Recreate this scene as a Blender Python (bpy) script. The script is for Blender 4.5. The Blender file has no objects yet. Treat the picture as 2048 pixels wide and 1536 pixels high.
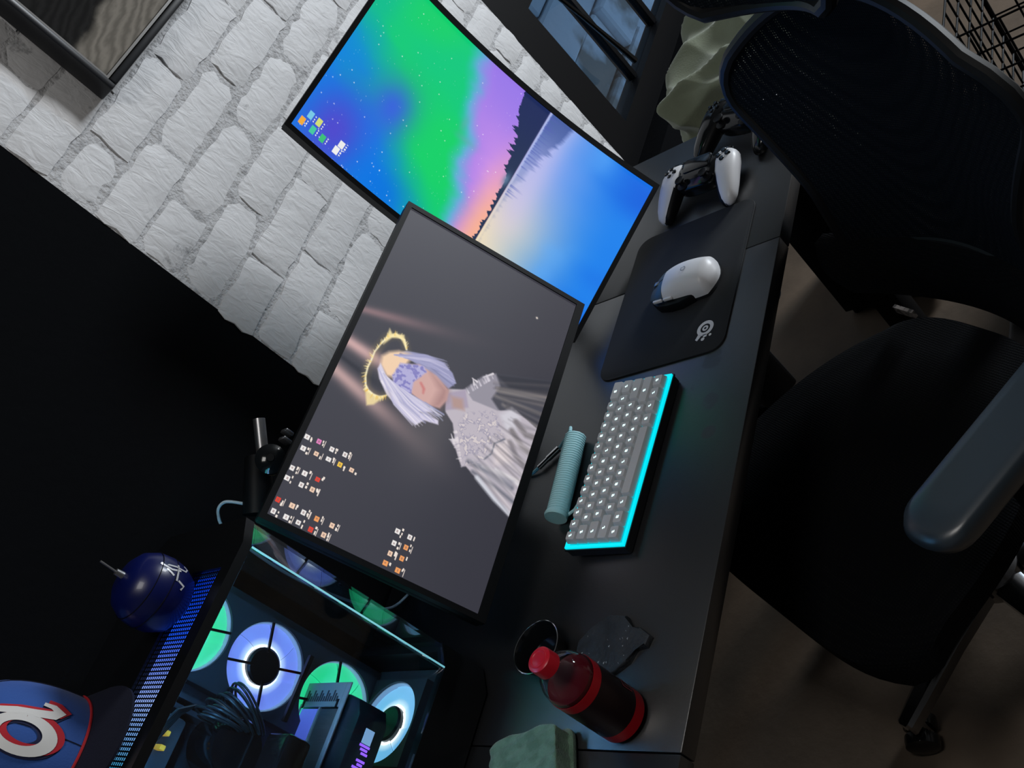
import bpy, bmesh, math, random
import numpy as np
from mathutils import Vector, Matrix, noise
random.seed(7); rng = np.random.default_rng(7)
S = bpy.context.scene; COL = S.collection
PI = math.pi; R = math.radians
D = 0.73                                   # desk height above the floor

# ---------------------------------------------------------------- camera
def cam_axes(yaw, pitch, roll):
    f = Vector((math.sin(yaw)*math.cos(pitch), math.cos(yaw)*math.cos(pitch), -math.sin(pitch)))
    r = Vector((math.cos(yaw), -math.sin(yaw), 0)); d = f.cross(r)
    r2 = math.cos(roll)*r + math.sin(roll)*d; d2 = -math.sin(roll)*r + math.cos(roll)*d
    return r2, d2, f
r2, d2, fw = cam_axes(R(38.6), R(28.97), R(49.13))
cam = bpy.data.objects.new('camera', bpy.data.cameras.new('camera')); COL.objects.link(cam)
cam.matrix_world = Matrix(((r2.x, -d2.x, -fw.x, 0), (r2.y, -d2.y, -fw.y, 0), (r2.z, -d2.z, -fw.z, .85+D), (0, 0, 0, 1)))
cam.data.sensor_width = 36; cam.data.lens = 36*1980/2048; cam.data.clip_start = .02
S.camera = cam
# ---------------------------------------------------------------- world and daylight
w = bpy.data.worlds.new('world'); S.world = w; w.use_nodes = True
w.node_tree.nodes['Background'].inputs[0].default_value = (.40, .55, .75, 1)
w.node_tree.nodes['Background'].inputs[1].default_value = 1.3
def area(name, loc, target, sx, sy, power, col):
    l = bpy.data.lights.new(name, 'AREA'); l.shape = 'RECTANGLE'; l.size = sx; l.size_y = sy; l.energy = power; l.color = col
    o = bpy.data.objects.new(name, l); COL.objects.link(o); o.location = loc
    o.rotation_euler = (Vector(target)-Vector(loc)).to_track_quat('-Z', 'Y').to_euler(); return o
area('daylight_side_window', (4.53, -1.15, 1.66), (1.0, 1.2, 1.4), .9, 1.1, 158, (.96, .98, 1.0))
area('daylight_back_window', (2.35, 1.42, 1.75), (1.1, .6, .7), .8, .7, .4, (.85, .93, 1.0))
area('ceiling_light', (.1, .35, 2.46), (.1, .35, 0), .5, .5, 7.5, (1.0, .97, .93))
vs = S.view_settings; vs.view_transform = 'Standard'; vs.look = 'None'; vs.exposure = 0; vs.gamma = 1; vs.use_curve_mapping = False
S.cycles.caustics_reflective = False; S.cycles.caustics_refractive = False; S.cycles.sample_clamp_indirect = 3
S.cycles.transparent_max_bounces = 16

# ---------------------------------------------------------------- helpers: objects
def tag(o, label, cat, group=None):
    o['label'] = label; o['category'] = cat
    if group: o['group'] = group
    return o
def thing(name, label, cat, loc=(0, 0, 0), rz=0, group=None):
    o = bpy.data.objects.new(name, None); COL.objects.link(o); o.empty_display_size = .05
    o.location = loc; o.rotation_euler = (0, 0, rz); return tag(o, label, cat, group)
def finish(me, sharp=.6):
    bm = bmesh.new(); bm.from_mesh(me)
    bm.normal_update()
    for f in bm.faces: f.smooth = True
    for e in bm.edges:
        if len(e.link_faces) != 2 or e.calc_face_angle(0) > sharp: e.smooth = False
    bm.to_mesh(me); bm.free()
def mesh(name, bm, mat, sharp=.6):
    bmesh.ops.recalc_face_normals(bm, faces=bm.faces[:])
    me = bpy.data.meshes.new(name); bm.to_mesh(me); bm.free()
    for m in (mat if isinstance(mat, (list, tuple)) else [mat]): me.materials.append(m)
    finish(me, sharp); return me
def inst(name, me, parent=None, M=None):
    o = bpy.data.objects.new(name, me); COL.objects.link(o)
    if parent: o.parent = parent
    if M is not None: o.matrix_basis = M
    return o
def obj(name, bm, mat, parent=None, M=None, sharp=.6): return inst(name, mesh(name, bm, mat, sharp), parent, M)
def struct(name, bm, mat, parent=None):
    o = obj(name, bm, mat, parent)
    if not parent: o['kind'] = 'structure'
    return o
def T(x, y, z): return Matrix.Translation((x, y, z))
def RX(a): return Matrix.Rotation(a, 4, 'X')
def RY(a): return Matrix.Rotation(a, 4, 'Y')
def RZ(a): return Matrix.Rotation(a, 4, 'Z')
# ---------------------------------------------------------------- helpers: shapes
def B(): return bmesh.new()
def box(bm, lo, hi, bev=0, seg=2, M=None):
    c = [(a+b)/2 for a, b in zip(lo, hi)]; s = [abs(b-a) for a, b in zip(lo, hi)]
    m = T(*c) @ Matrix.Diagonal((*s, 1))
    if M is not None: m = M @ m
    vs_ = bmesh.ops.create_cube(bm, size=1, matrix=m)['verts']
    if bev:
        es = list({e for v in vs_ for e in v.link_edges})
        bmesh.ops.bevel(bm, geom=es, offset=bev, segments=seg, affect='EDGES', profile=.5)
    return bm
def frame_of(d, prev=None):
    d = d.normalized()
    a = prev if prev is not None else (Vector((0, 0, 1)) if abs(d.z) < .9 else Vector((1, 0, 0)))
    x = (a - d*a.dot(d)).normalized(); return x, d.cross(x)
def tube(bm, pts, r, seg=10, cap=True, closed=False):
    pts = [Vector(p) for p in pts]; n = len(pts); rs = r if isinstance(r, (list, tuple)) else [r]*n
    rings = []; prev = None
    for i, p in enumerate(pts):
        if closed: d = pts[(i+1) % n]-pts[i-1]
        else: d = pts[min(i+1, n-1)]-pts[max(i-1, 0)]
        x, y = frame_of(d, prev); prev = x
        rings.append([bm.verts.new(p + rs[i]*(math.cos(2*PI*k/seg)*x + math.sin(2*PI*k/seg)*y)) for k in range(seg)])
    for i in range(n if closed else n-1):
        a, b = rings[i], rings[(i+1) % n]
        for k in range(seg): bm.faces.new((a[k], a[(k+1) % seg], b[(k+1) % seg], b[k]))
    if cap and not closed: bm.faces.new(rings[0][::-1]); bm.faces.new(rings[-1])
    return bm
def smooth(pts, n=8):
    P = [Vector(p) for p in pts]; out = []
    for i in range(len(P)-1):
        a, b_, c, d = P[max(i-1, 0)], P[i], P[i+1], P[min(i+2, len(P)-1)]
        for k in range(n): t = k/n; out.append(.5*((2*b_)+(c-a)*t+(2*a-5*b_+4*c-d)*t*t+(3*b_-a-3*c+d)*t**3))
    return out+[P[-1]]
def cyl(bm, p0, p1, r0, r1=None, seg=20): return tube(bm, [p0, p1], [r0, r0 if r1 is None else r1], seg)
def lathe(bm, prof, seg=32, M=None, cap=True):
    M = M or Matrix.Identity(4); rings = []
    for r, z in prof:
        rings.append([bm.verts.new(M @ Vector((r*math.cos(2*PI*k/seg), r*math.sin(2*PI*k/seg), z))) for k in range(seg)])
    for a, b in zip(rings, rings[1:]):
        for k in range(seg): bm.faces.new((a[k], a[(k+1) % seg], b[(k+1) % seg], b[k]))
    if cap: bm.faces.new(rings[0][::-1]); bm.faces.new(rings[-1])
    return bm
def prism(bm, pts, z0, z1, M=None, bev=0):
    M = M or Matrix.Identity(4)
    a = [bm.verts.new(M @ Vector((p[0], p[1], z0))) for p in pts]; b = [bm.verts.new(M @ Vector((p[0], p[1], z1))) for p in pts]
    f0 = bm.faces.new(a[::-1]); f1 = bm.faces.new(b)
    for i in range(len(a)): bm.faces.new((a[i], a[(i+1) % len(a)], b[(i+1) % len(a)], b[i]))
    if bev: bmesh.ops.bevel(bm, geom=list(f1.edges), offset=bev, segments=2, affect='EDGES', profile=.5)
    return bm
def loft(bm, rings, cap=True):
    vs_ = [[bm.verts.new(p) for p in r_] for r_ in rings]; n = len(vs_[0])
    for a, b in zip(vs_, vs_[1:]):
        for k in range(n): bm.faces.new((a[k], a[(k+1) % n], b[(k+1) % n], b[k]))
    if cap: bm.faces.new(vs_[0][::-1]); bm.faces.new(vs_[-1])
    return bm
def rrect(x0, y0, x1, y1, r, n=6):
    out = []
    for cx, cy, a in ((x1-r, y1-r, 0), (x0+r, y1-r, 90), (x0+r, y0+r, 180), (x1-r, y0+r, 270)):
        for i in range(n+1): t = R(a+90*i/n); out.append((cx+r*math.cos(t), cy+r*math.sin(t)))
    return out
def circ(cx, cy, r, n=32, ry=None): return [(cx+r*math.cos(2*PI*i/n), cy+(ry or r)*math.sin(2*PI*i/n)) for i in range(n)]
def ring2(bm, cx, cy, ro, ri, z0, z1, n=40, M=None):
    M = M or Matrix.Identity(4)
    o, i_ = circ(cx, cy, ro, n), circ(cx, cy, ri, n)
    v = [[bm.verts.new(M @ Vector((*p, z))) for p in c] for c, z in ((o, z0), (o, z1), (i_, z1), (i_, z0))]
    for a, b in ((0, 1), (1, 2), (2, 3), (3, 0)):
        for k in range(n): bm.faces.new((v[a][k], v[a][(k+1) % n], v[b][(k+1) % n], v[b][k]))
    return bm
def ribbon(bm, path, width, fmap, lift):
    """a flat stroke along a 2-D path laid on a surface by fmap(s, t, lift)"""
    n = len(path); L = []; Rr = []
    for i, p in enumerate(path):
        a = path[max(i-1, 0)]; b = path[min(i+1, n-1)]; dx, dy = b[0]-a[0], b[1]-a[1]; l = math.hypot(dx, dy) or 1
        wd = (width[i] if isinstance(width, list) else width)/2
        L.append(bm.verts.new(fmap(p[0]-dy/l*wd, p[1]+dx/l*wd, lift))); Rr.append(bm.verts.new(fmap(p[0]+dy/l*wd, p[1]-dx/l*wd, lift)))
    for i in range(n-1): bm.faces.new((L[i], L[i+1], Rr[i+1], Rr[i]))
    return bm
# ---------------------------------------------------------------- helpers: materials
def mat(name, col, rough=.5, metal=0, spec=.5, bump=None, var=None, emit=None, es=0, coat=0, sheen=0, trans=0, ior=1.45):
    m = bpy.data.materials.new(name); m.use_nodes = True; nt = m.node_tree; b = nt.nodes['Principled BSDF']
    b.inputs['Base Color'].default_value = (*col, 1); b.inputs['Roughness'].default_value = rough; b.inputs['Metallic'].default_value = metal
    b.inputs['Specular IOR Level'].default_value = spec; b.inputs['IOR'].default_value = ior; b.inputs['Coat Weight'].default_value = coat
    b.inputs['Sheen Weight'].default_value = sheen; b.inputs['Transmission Weight'].default_value = trans
    if emit: b.inputs['Emission Color'].default_value = (*emit, 1); b.inputs['Emission Strength'].default_value = es
    N = nt.nodes.new; Lk = nt.links.new
    if bump or var: tc = N('ShaderNodeTexCoord')
    if bump:                                   # (scale, strength, distance, stretch)
        mp = N('ShaderNodeMapping'); mp.inputs['Scale'].default_value = bump[3] if len(bump) > 3 else (1, 1, 1); Lk(tc.outputs['Object'], mp.inputs[0])
        t = N('ShaderNodeTexNoise'); t.inputs['Scale'].default_value = bump[0]; t.inputs['Detail'].default_value = 6; Lk(mp.outputs[0], t.inputs[0])
        bp = N('ShaderNodeBump'); bp.inputs['Strength'].default_value = bump[1]; bp.inputs['Distance'].default_value = bump[2]
        Lk(t.outputs[0], bp.inputs['Height']); Lk(bp.outputs[0], b.inputs['Normal'])
    if var:                                    # (colour2, scale, lo, hi)
        t = N('ShaderNodeTexNoise'); t.inputs['Scale'].default_value = var[1]; t.inputs['Detail'].default_value = 5; Lk(tc.outputs['Object'], t.inputs[0])
        rp = N('ShaderNodeValToRGB'); rp.color_ramp.elements[0].position = var[2]; rp.color_ramp.elements[1].position = var[3]
        rp.color_ramp.elements[0].color = (*col, 1); rp.color_ramp.elements[1].color = (*var[0], 1)
        Lk(t.outputs[0], rp.inputs[0]); Lk(rp.outputs[0], b.inputs['Base Color'])
    return m
def emis(name, col, s):
    m = bpy.data.materials.new(name); m.use_nodes = True; nt = m.node_tree; nt.nodes.remove(nt.nodes['Principled BSDF'])
    e = nt.nodes.new('ShaderNodeEmission'); e.inputs[0].default_value = (*col, 1); e.inputs[1].default_value = s
    nt.links.new(e.outputs[0], nt.nodes['Material Output'].inputs[0]); return m
def glass(name, tint=(.9, .95, .95), ior=1.5, rough=0.0):
    m = bpy.data.materials.new(name); m.use_nodes = True; nt = m.node_tree; nt.nodes.remove(nt.nodes['Principled BSDF'])
    N = nt.nodes.new; mx = N('ShaderNodeMixShader'); lw_ = N('ShaderNodeLayerWeight'); pw = N('ShaderNodeMath'); pw.operation = 'POWER'; pw.inputs[1].default_value = 4.2; nt.links.new(lw_.outputs['Facing'], pw.inputs[0]); f = N('ShaderNodeMath'); f.operation = 'MULTIPLY_ADD'; f0 = ((ior-1)/(ior+1))**2; f.inputs[1].default_value = 1-f0; f.inputs[2].default_value = f0; lw_.inputs[0].default_value = .5; nt.links.new(pw.outputs[0], f.inputs[0])
    t = N('ShaderNodeBsdfTransparent'); t.inputs[0].default_value = (*tint, 1); g = N('ShaderNodeBsdfGlossy'); g.inputs['Roughness'].default_value = rough
    for a, b in ((f.outputs[0], mx.inputs[0]), (t.outputs[0], mx.inputs[1]), (g.outputs[0], mx.inputs[2]), (mx.outputs[0], nt.nodes['Material Output'].inputs[0])): nt.links.new(a, b)
    return m
def s2l(c): return tuple((x/255/12.92 if x/255 <= .04045 else ((x/255+.055)/1.055)**2.4) for x in c)
M_ = {}
M_['black'] = mat('black_plastic', (.004, .0042, .005), .5, spec=.18)
M_['gloss'] = mat('black_gloss', (.006, .007, .008), .12)
M_['matte'] = mat('black_matte', (.008, .009, .011), .8, spec=.3)
M_['metal'] = mat('black_steel', (.003, .0032, .004), .5, spec=.12)
M_['chrome'] = mat('chrome', (.75, .75, .76), .15, 1)
M_['steel'] = mat('grey_steel', (.32, .32, .33), .35, .9)
M_['white'] = mat('white_plastic', (.72, .72, .74), .38)
M_['red'] = mat('red_plastic', (.62, .008, .025), .32)

# ================================================================ THE ROOM
WY = 1.35
# painted brick: white paint laid on with a brush over rough brick
def paint_mat(name, col, strong):
    m = mat(name, col, .55); nt = m.node_tree; b = nt.nodes['Principled BSDF']; N = nt.nodes.new; L = nt.links.new
    tc = N('ShaderNodeTexCoord'); oi = N('ShaderNodeObjectInfo'); ad = N('ShaderNodeVectorMath'); ad.operation = 'ADD'
    L(tc.outputs['Object'], ad.inputs[0]); L(oi.outputs['Location'], ad.inputs[1])
    mp = N('ShaderNodeMapping'); mp.inputs['Scale'].default_value = (1.0, 1, .42); mp.inputs['Rotation'].default_value = (0, .5, 0); L(ad.outputs[0], mp.inputs[0])
    n1 = N('ShaderNodeTexNoise'); n1.inputs['Scale'].default_value = 55; n1.inputs['Detail'].default_value = 3; n1.inputs['Distortion'].default_value = 1.4; L(mp.outputs[0], n1.inputs[0])
    n2 = N('ShaderNodeTexNoise'); n2.inputs['Scale'].default_value = 16; n2.inputs['Detail'].default_value = 8; L(ad.outputs[0], n2.inputs[0])
    mx = N('ShaderNodeMath'); mx.operation = 'MULTIPLY_ADD'; mx.inputs[1].default_value = 1.6; L(n2.outputs[0], mx.inputs[0]); L(n1.outputs[0], mx.inputs[2])
    bp = N('ShaderNodeBump'); bp.inputs['Strength'].default_value = strong; bp.inputs['Distance'].default_value = .006; L(mx.outputs[0], bp.inputs['Height']); L(bp.outputs[0], b.inputs['Normal'])
    n3 = N('ShaderNodeTexNoise'); n3.inputs['Scale'].default_value = 9; n3.inputs['Detail'].default_value = 9; n3.inputs['Roughness'].default_value = .7; L(ad.outputs[0], n3.inputs[0])
    rp = N('ShaderNodeValToRGB'); e = rp.color_ramp.elements; e[0].position = .27; e[0].color = (.16, .16, .17, 1); e[1].position = .36; e[1].color = (*col, 1)
    L(n3.outputs[0], rp.inputs[0]); L(rp.outputs[0], b.inputs['Base Color'])
    return m
M_['brick'] = paint_mat('white_brick_paint', (.74, .74, .75), .34)
M_['mortar'] = mat('painted_mortar', (.60, .60, .61), .7, bump=(120, .7, .008), var=((.34, .34, .35), 60, .55, .72))
M_['blackwall'] = mat('black_wall_paint', (.004, .0045, .0055), .85, spec=.04, bump=(60, .2, .004))
M_['paint'] = mat('dull_wall_paint', (.16, .155, .15), .8, bump=(40, .2, .004))
M_['floor'] = mat('brown_floor', (.105, .080, .060), .6, spec=.3, bump=(55, .25, .003), var=((.175, .130, .094), 5, .35, .7))
struct('floor', box(B(), (-1.6, -2.6, -.05), (4.6, 1.55, 0)), M_['floor'])
struct('ceiling', box(B(), (-1.6, -2.6, 2.5), (4.6, 1.55, 2.55)), M_['paint'])
BX0, BX1 = .808, 1.845
wall = struct('wall_back', box(B(), (BX0, WY+.0036, 0), (BX1, WY+.2, 2.5)), M_['mortar'])
struct('wall_back_left', box(B(), (-1.6, WY+.004, 0), (BX0, WY+.2, 2.5)), M_['blackwall'])
bm = box(B(), (BX1, WY, 0), (4.6, WY+.2, .43)); box(bm, (BX1, WY, 2.15), (4.6, WY+.2, 2.5)); box(bm, (3.0, WY, .43), (4.6, WY+.2, 2.15))
struct('wall_back_right', bm, M_['blackwall'])
struct('wall_left', box(B(), (-1.7, -2.6, 0), (-1.6, 1.55, 2.5)), M_['paint'])
struct('wall_front', box(B(), (-1.7, -2.7, 0), (4.6, -2.6, 2.5)), M_['paint'])
bm = box(B(), (4.6, -2.7, 0), (4.7, -1.65, 2.5)); box(bm, (4.6, -.65, 0), (4.7, 1.55, 2.5)); box(bm, (4.6, -1.65, 0), (4.7, -.65, 1.0)); box(bm, (4.6, -1.65, 2.25), (4.7, -.65, 2.5))
struct('wall_right', bm, M_['paint'])
# bricks of the painted wall, every one a piece of its own
CH = .0745
def brick_mesh(L_, seed, h=CH):
    rr = random.Random(seed); bm = B(); nx, nz = max(3, int(L_/.022)), 4; hw = L_/2-.0030; hh = h/2-.0036
    g = []
    for j in range(nz+1):
        row = []
        for i in range(nx+1):
            x = -hw+2*hw*i/nx; z = -hh+2*hh*j/nz; y = -.0
            ex = i in (0, nx); ez = j in (0, nz)
            if ex: x += rr.uniform(-.004, .003)*(1 if i == 0 else -1)*-1
            if ez: z += rr.uniform(-.0030, .0018)*(1 if j == nz else -1)
            y = rr.uniform(-.0007, .0007) + (.0024 if ex or ez else 0) + (rr.uniform(0, .004) if (ex and ez) else 0)
            row.append(bm.verts.new((x, y, z)))
        g.append(row)
    for j in range(nz):
        for i in range(nx): bm.faces.new((g[j][i], g[j][i+1], g[j+1][i+1], g[j+1][i]))
    edge = g[0] + [g[j][nx] for j in range(1, nz+1)] + [g[nz][i] for i in range(nx-1, -1, -1)] + [g[j][0] for j in range(nz-1, 0, -1)]
    back = [bm.verts.new((v.co.x*1.01, .02, v.co.z*1.02)) for v in edge]
    for k in range(len(edge)): bm.faces.new((edge[k], back[k], back[(k+1) % len(edge)], edge[(k+1) % len(edge)]))
    return mesh('brick', bm, M_['brick'], 1.2)
BL = .192
full = [brick_mesh(BL, k) for k in range(9)]
cache = {}
z0 = .549+D - 17*CH; row = 0; zz = z0
while zz < 2.5-CH*.5:
    x = BX0 - (BL*.5 if row % 2 else 0) + random.uniform(-.03, .03); x = min(x, BX0)
    while x < BX1-.01:
        a = max(x, BX0-.004); b_ = min(x+BL, BX1)
        if b_-a > .03 and zz > -.01:
            if b_-a > BL-.002: me = full[random.randrange(9)]
            else:
                kq = round((b_-a)/.016); me = cache.setdefault(kq, None) or brick_mesh(kq*.016, 100+kq); cache[kq] = me
            o = inst('brick', me, wall); o.location = ((a+b_)/2, WY+random.uniform(-.0015, .002), zz+CH/2); o.rotation_euler = (0, R(random.uniform(-.5, .5)), 0)
        x += BL
    zz += CH; row += 1

# the back window: black steel frame, two panes over two, daylight court outside
gy = 1.45
win = thing('window_1', 'black framed window', 'window'); del win['label'], win['category']; win['kind'] = 'structure'; win.location = (BX1, gy, .43)
Mw = T(-BX1, -gy, -.43)
bm = B(); zb, zt = D-.215, D+.175
box(bm, (BX1+.002, gy-.03, .432), (2.055, gy+.03, 2.148)); box(bm, (2.93, gy-.03, .432), (2.998, gy+.03, 2.148))
box(bm, (2.055, gy-.03, .432), (2.93, gy+.03, zb)); box(bm, (2.055, gy-.03, 2.08), (2.93, gy+.03, 2.148))
box(bm, (2.055, gy-.025, zt), (2.93, gy+.025, zt+.07))
obj('window_frame', bm, M_['metal'], win, Mw)
for xa, xb in ((2.246, 2.266), (2.50, 2.525)): obj('mullion', box(B(), (xa, gy-.014, zb+.002), (xb, gy+.014, zt-.002), .002), M_['metal'], win, Mw)
M_['pane'] = glass('window_glass', (.66, .76, .84))
for xa, xb in ((2.056, 2.246), (2.266, 2.50), (2.525, 2.929)): obj('pane', box(B(), (xa, gy-.003, zb), (xb, gy+.003, zt)), M_['pane'], win, Mw)
for xa, xb in ((2.056, 2.50), (2.50, 2.929)): obj('pane', box(B(), (xa, gy+.028, zt+.07), (xb, gy+.034, 2.08)), M_['pane'], win, Mw)
obj('window_stay', tube(B(), [(2.13, gy-.05, zt+.02), (2.165, gy-.06, D+.05), (2.20, gy-.07, D-.12), (2.208, gy-.07, D-.15)], [.006, .006, .008, .009], 8), M_['gloss'], win, Mw)
# second window, in the side wall
w2 = thing('window_2', 'w', 'w'); del w2['label'], w2['category']; w2['kind'] = 'structure'; w2.location = (4.6, -1.15, 1.0); Mw2 = T(-3.2, .25, -1.0)
bm = B(); box(bm, (3.20, -.748, 1.002), (3.26, -.70, 2.248)); box(bm, (3.20, .20, 1.002), (3.26, .248, 2.248)); box(bm, (3.2, -.70, 1.002), (3.26, .2, 1.05)); box(bm, (3.2, -.7, 2.2), (3.26, .2, 2.248))
obj('window_frame', bm, M_['metal'], w2, Mw2); obj('pane', box(B(), (3.23, -.70, 1.05), (3.236, .2, 2.2)), M_['pane'], w2, Mw2)
# the neighbour's pale block wall seen through the back window
M_['court'] = mat('courtyard_blocks', (.55, .60, .64), .8, bump=(14, .4, .01), var=((.20, .19, .17), 3, .5, .62))
court = thing('courtyard_wall', 'pale block wall of the courtyard beyond the window panes', 'wall', (2.0, 2.6, 0))
for j in range(14):  # upper rows are unseen, added to block sky reflections on the desk
    for i in range(9):
        zc = -.5+j*.26; xa = .1+i*.42+(.21 if j % 2 else 0)
        o = obj('block', box(B(), (xa-.205, 0, zc), (xa+.205, .2, zc+.25), .012, 1), M_['court'], court)
        o.location = (0, random.uniform(-.02, .03), 0)

# ================================================================ PICTURE ON THE WALL
pz, px_ = D+.781, .970
fr = thing('framed_picture', 'black framed picture of a pale rock face hanging on the white brick wall', 'picture', (px_, 1.345, pz))
W_, H_ = .62, .86; fy = -.038
M_['frame'] = mat('frame_black', (.008, .009, .012), .35)
def rail(lo, hi): return obj('frame_rail', box(B(), lo, hi, .0025), M_['frame'], fr)
rail((0, fy, 0), (.012, 0, H_)); rail((W_-.012, fy, 0), (W_, 0, H_)); rail((.0125, fy, 0), (W_-.0125, 0, .012)); rail((.0125, fy, H_-.012), (W_-.0125, 0, H_))
bm = B()
for lo, hi in (((.0135, fy+.005, .0135), (.0175, -.004, H_-.0135)), ((W_-.0175, fy+.005, .0135), (W_-.0135, -.004, H_-.0135)), ((.0175, fy+.005, .0135), (W_-.0175, -.004, .0175)), ((.0175, fy+.005, H_-.0175), (W_-.0175, -.004, H_-.0135))): box(bm, lo, hi)
obj('inner_lip', bm, mat('frame_lip', (.10, .09, .08), .4), fr)
m = mat('picture_print', (.2, .2, .2), .8, spec=.05); nt = m.node_tree; N = nt.nodes.new; L = nt.links.new
tc = N('ShaderNodeTexCoord'); sp = N('ShaderNodeSeparateXYZ'); L(tc.outputs['Object'], sp.inputs[0])
ns = N('ShaderNodeTexNoise'); ns.inputs['Scale'].default_value = 6; ns.inputs['Detail'].default_value = 6; L(tc.outputs['Object'], ns.inputs[0])
a1 = N('ShaderNodeMath'); a1.operation = 'MULTIPLY_ADD'; a1.inputs[1].default_value = -.12; L(sp.outputs['X'], a1.inputs[0]); L(sp.outputs['Z'], a1.inputs[2])
a2 = N('ShaderNodeMath'); a2.operation = 'MULTIPLY_ADD'; a2.inputs[1].default_value = .09; L(ns.outputs[0], a2.inputs[0]); L(a1.outputs[0], a2.inputs[2])
r1 = N('ShaderNodeValToRGB'); e = r1.color_ramp.elements; e[0].position = .105; e[0].color = (.26, .235, .20, 1); e[1].position = .118; e[1].color = (.022, .0215, .021, 1); L(a2.outputs[0], r1.inputs[0])
wv = N('ShaderNodeTexWave'); wv.inputs['Scale'].default_value = 28; wv.inputs['Distortion'].default_value = 9; wv.inputs['Detail'].default_value = 4; wv.inputs['Detail Scale'].default_value = 1.3
mp = N('ShaderNodeMapping'); mp.inputs['Rotation'].default_value = (0, R(-48), 0); mp.inputs['Scale'].default_value = (.35, 1, 1); L(tc.outputs['Object'], mp.inputs[0]); L(mp.outputs[0], wv.inputs[0])
r2_ = N('ShaderNodeValToRGB'); r2_.color_ramp.elements[0].color = (.62, .62, .62, 1); r2_.color_ramp.elements[1].color = (1, 1, 1, 1); L(wv.outputs[0], r2_.inputs[0])
mm = N('ShaderNodeMix'); mm.data_type = 'RGBA'; mm.blend_type = 'MULTIPLY'; mm.inputs[0].default_value = 1; L(r1.outputs[0], mm.inputs[6]); L(r2_.outputs[0], mm.inputs[7]); L(mm.outputs[2], nt.nodes['Principled BSDF'].inputs['Base Color'])
obj('print', box(B(), (.018, -.02, .018), (W_-.018, -.012, H_-.018)), m, fr)

# ================================================================ DESK
m = mat('desk_black', (.006, .0065, .008), .35, spec=.85, ior=1.65); nt = m.node_tree; N = nt.nodes.new; L = nt.links.new; b = nt.nodes['Principled BSDF']
tc = N('ShaderNodeTexCoord'); n1 = N('ShaderNodeTexNoise'); n1.inputs['Scale'].default_value = 420; n1.inputs['Detail'].default_value = 2; L(tc.outputs['Object'], n1.inputs[0])
bp = N('ShaderNodeBump'); bp.inputs['Strength'].default_value = .12; bp.inputs['Distance'].default_value = .0006; L(n1.outputs[0], bp.inputs['Height']); L(bp.outputs[0], b.inputs['Normal'])
n2 = N('ShaderNodeTexNoise'); n2.inputs['Scale'].default_value = 16; n2.inputs['Detail'].default_value = 3; L(tc.outputs['Object'], n2.inputs[0])
# dried smears on the bare patch in front of the keyboard
sm = [(.875, .755, .035), (.80, .745, .03), (.835, .775, .022), (.745, .735, .018), (.905, .775, .02)]
acc = None
for cx, cy, rr in sm:
    vd = N('ShaderNodeVectorMath'); vd.operation = 'DISTANCE'; vd.inputs[1].default_value = (cx, cy, D); L(tc.outputs['Object'], vd.inputs[0])
    mr = N('ShaderNodeMapRange'); mr.inputs[1].default_value = rr; mr.inputs[2].default_value = rr*.4; L(vd.outputs['Value'], mr.inputs[0])
    if acc is None: acc = mr.outputs[0]
    else:
        ad = N('ShaderNodeMath'); ad.operation = 'MAXIMUM'; L(acc, ad.inputs[0]); L(mr.outputs[0], ad.inputs[1]); acc = ad.outputs[0]
mu = N('ShaderNodeMath'); mu.operation = 'MULTIPLY'; L(acc, mu.inputs[0]); L(n2.outputs[0], mu.inputs[1])
st = N('ShaderNodeMapRange'); st.inputs[1].default_value = .36; st.inputs[2].default_value = .42; L(mu.outputs[0], st.inputs[0])
rg = N('ShaderNodeMath'); rg.operation = 'MULTIPLY_ADD'; rg.inputs[1].default_value = .16; rg.inputs[2].default_value = .35; L(st.outputs[0], rg.inputs[0]); L(rg.outputs[0], b.inputs['Roughness'])
M_['desk'] = m
desk = thing('desk', 'long black desk with a three board top against the white brick wall', 'desk', (0, 0, 0))
th = .026
for xa, xb in ((-.35, .3132), (.3148, 1.0882), (1.0898, 1.458)): obj('desktop_board', box(B(), (xa, .680, D-th), (xb, 1.325, D), .0015), M_['desk'], desk)
for xa in (-.30, 1.36):
    obj('leg', box(B(), (xa, .74, 0), (xa+.05, .79, D-th-.041), .003), M_['metal'], desk); obj('leg', box(B(), (xa, 1.22, 0), (xa+.05, 1.27, D-th-.041), .003), M_['metal'], desk)
    obj('foot_rail', box(B(), (xa+.005, .791, .02), (xa+.045, 1.219, .06), .003), M_['metal'], desk)
bm = B(); box(bm, (-.3, .76, D-th-.04), (1.41, .79, D-th-.0005)); box(bm, (-.3, 1.22, D-th-.04), (1.41, 1.25, D-th-.0005)); obj('under_rail', bm, M_['metal'], desk)

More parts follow.
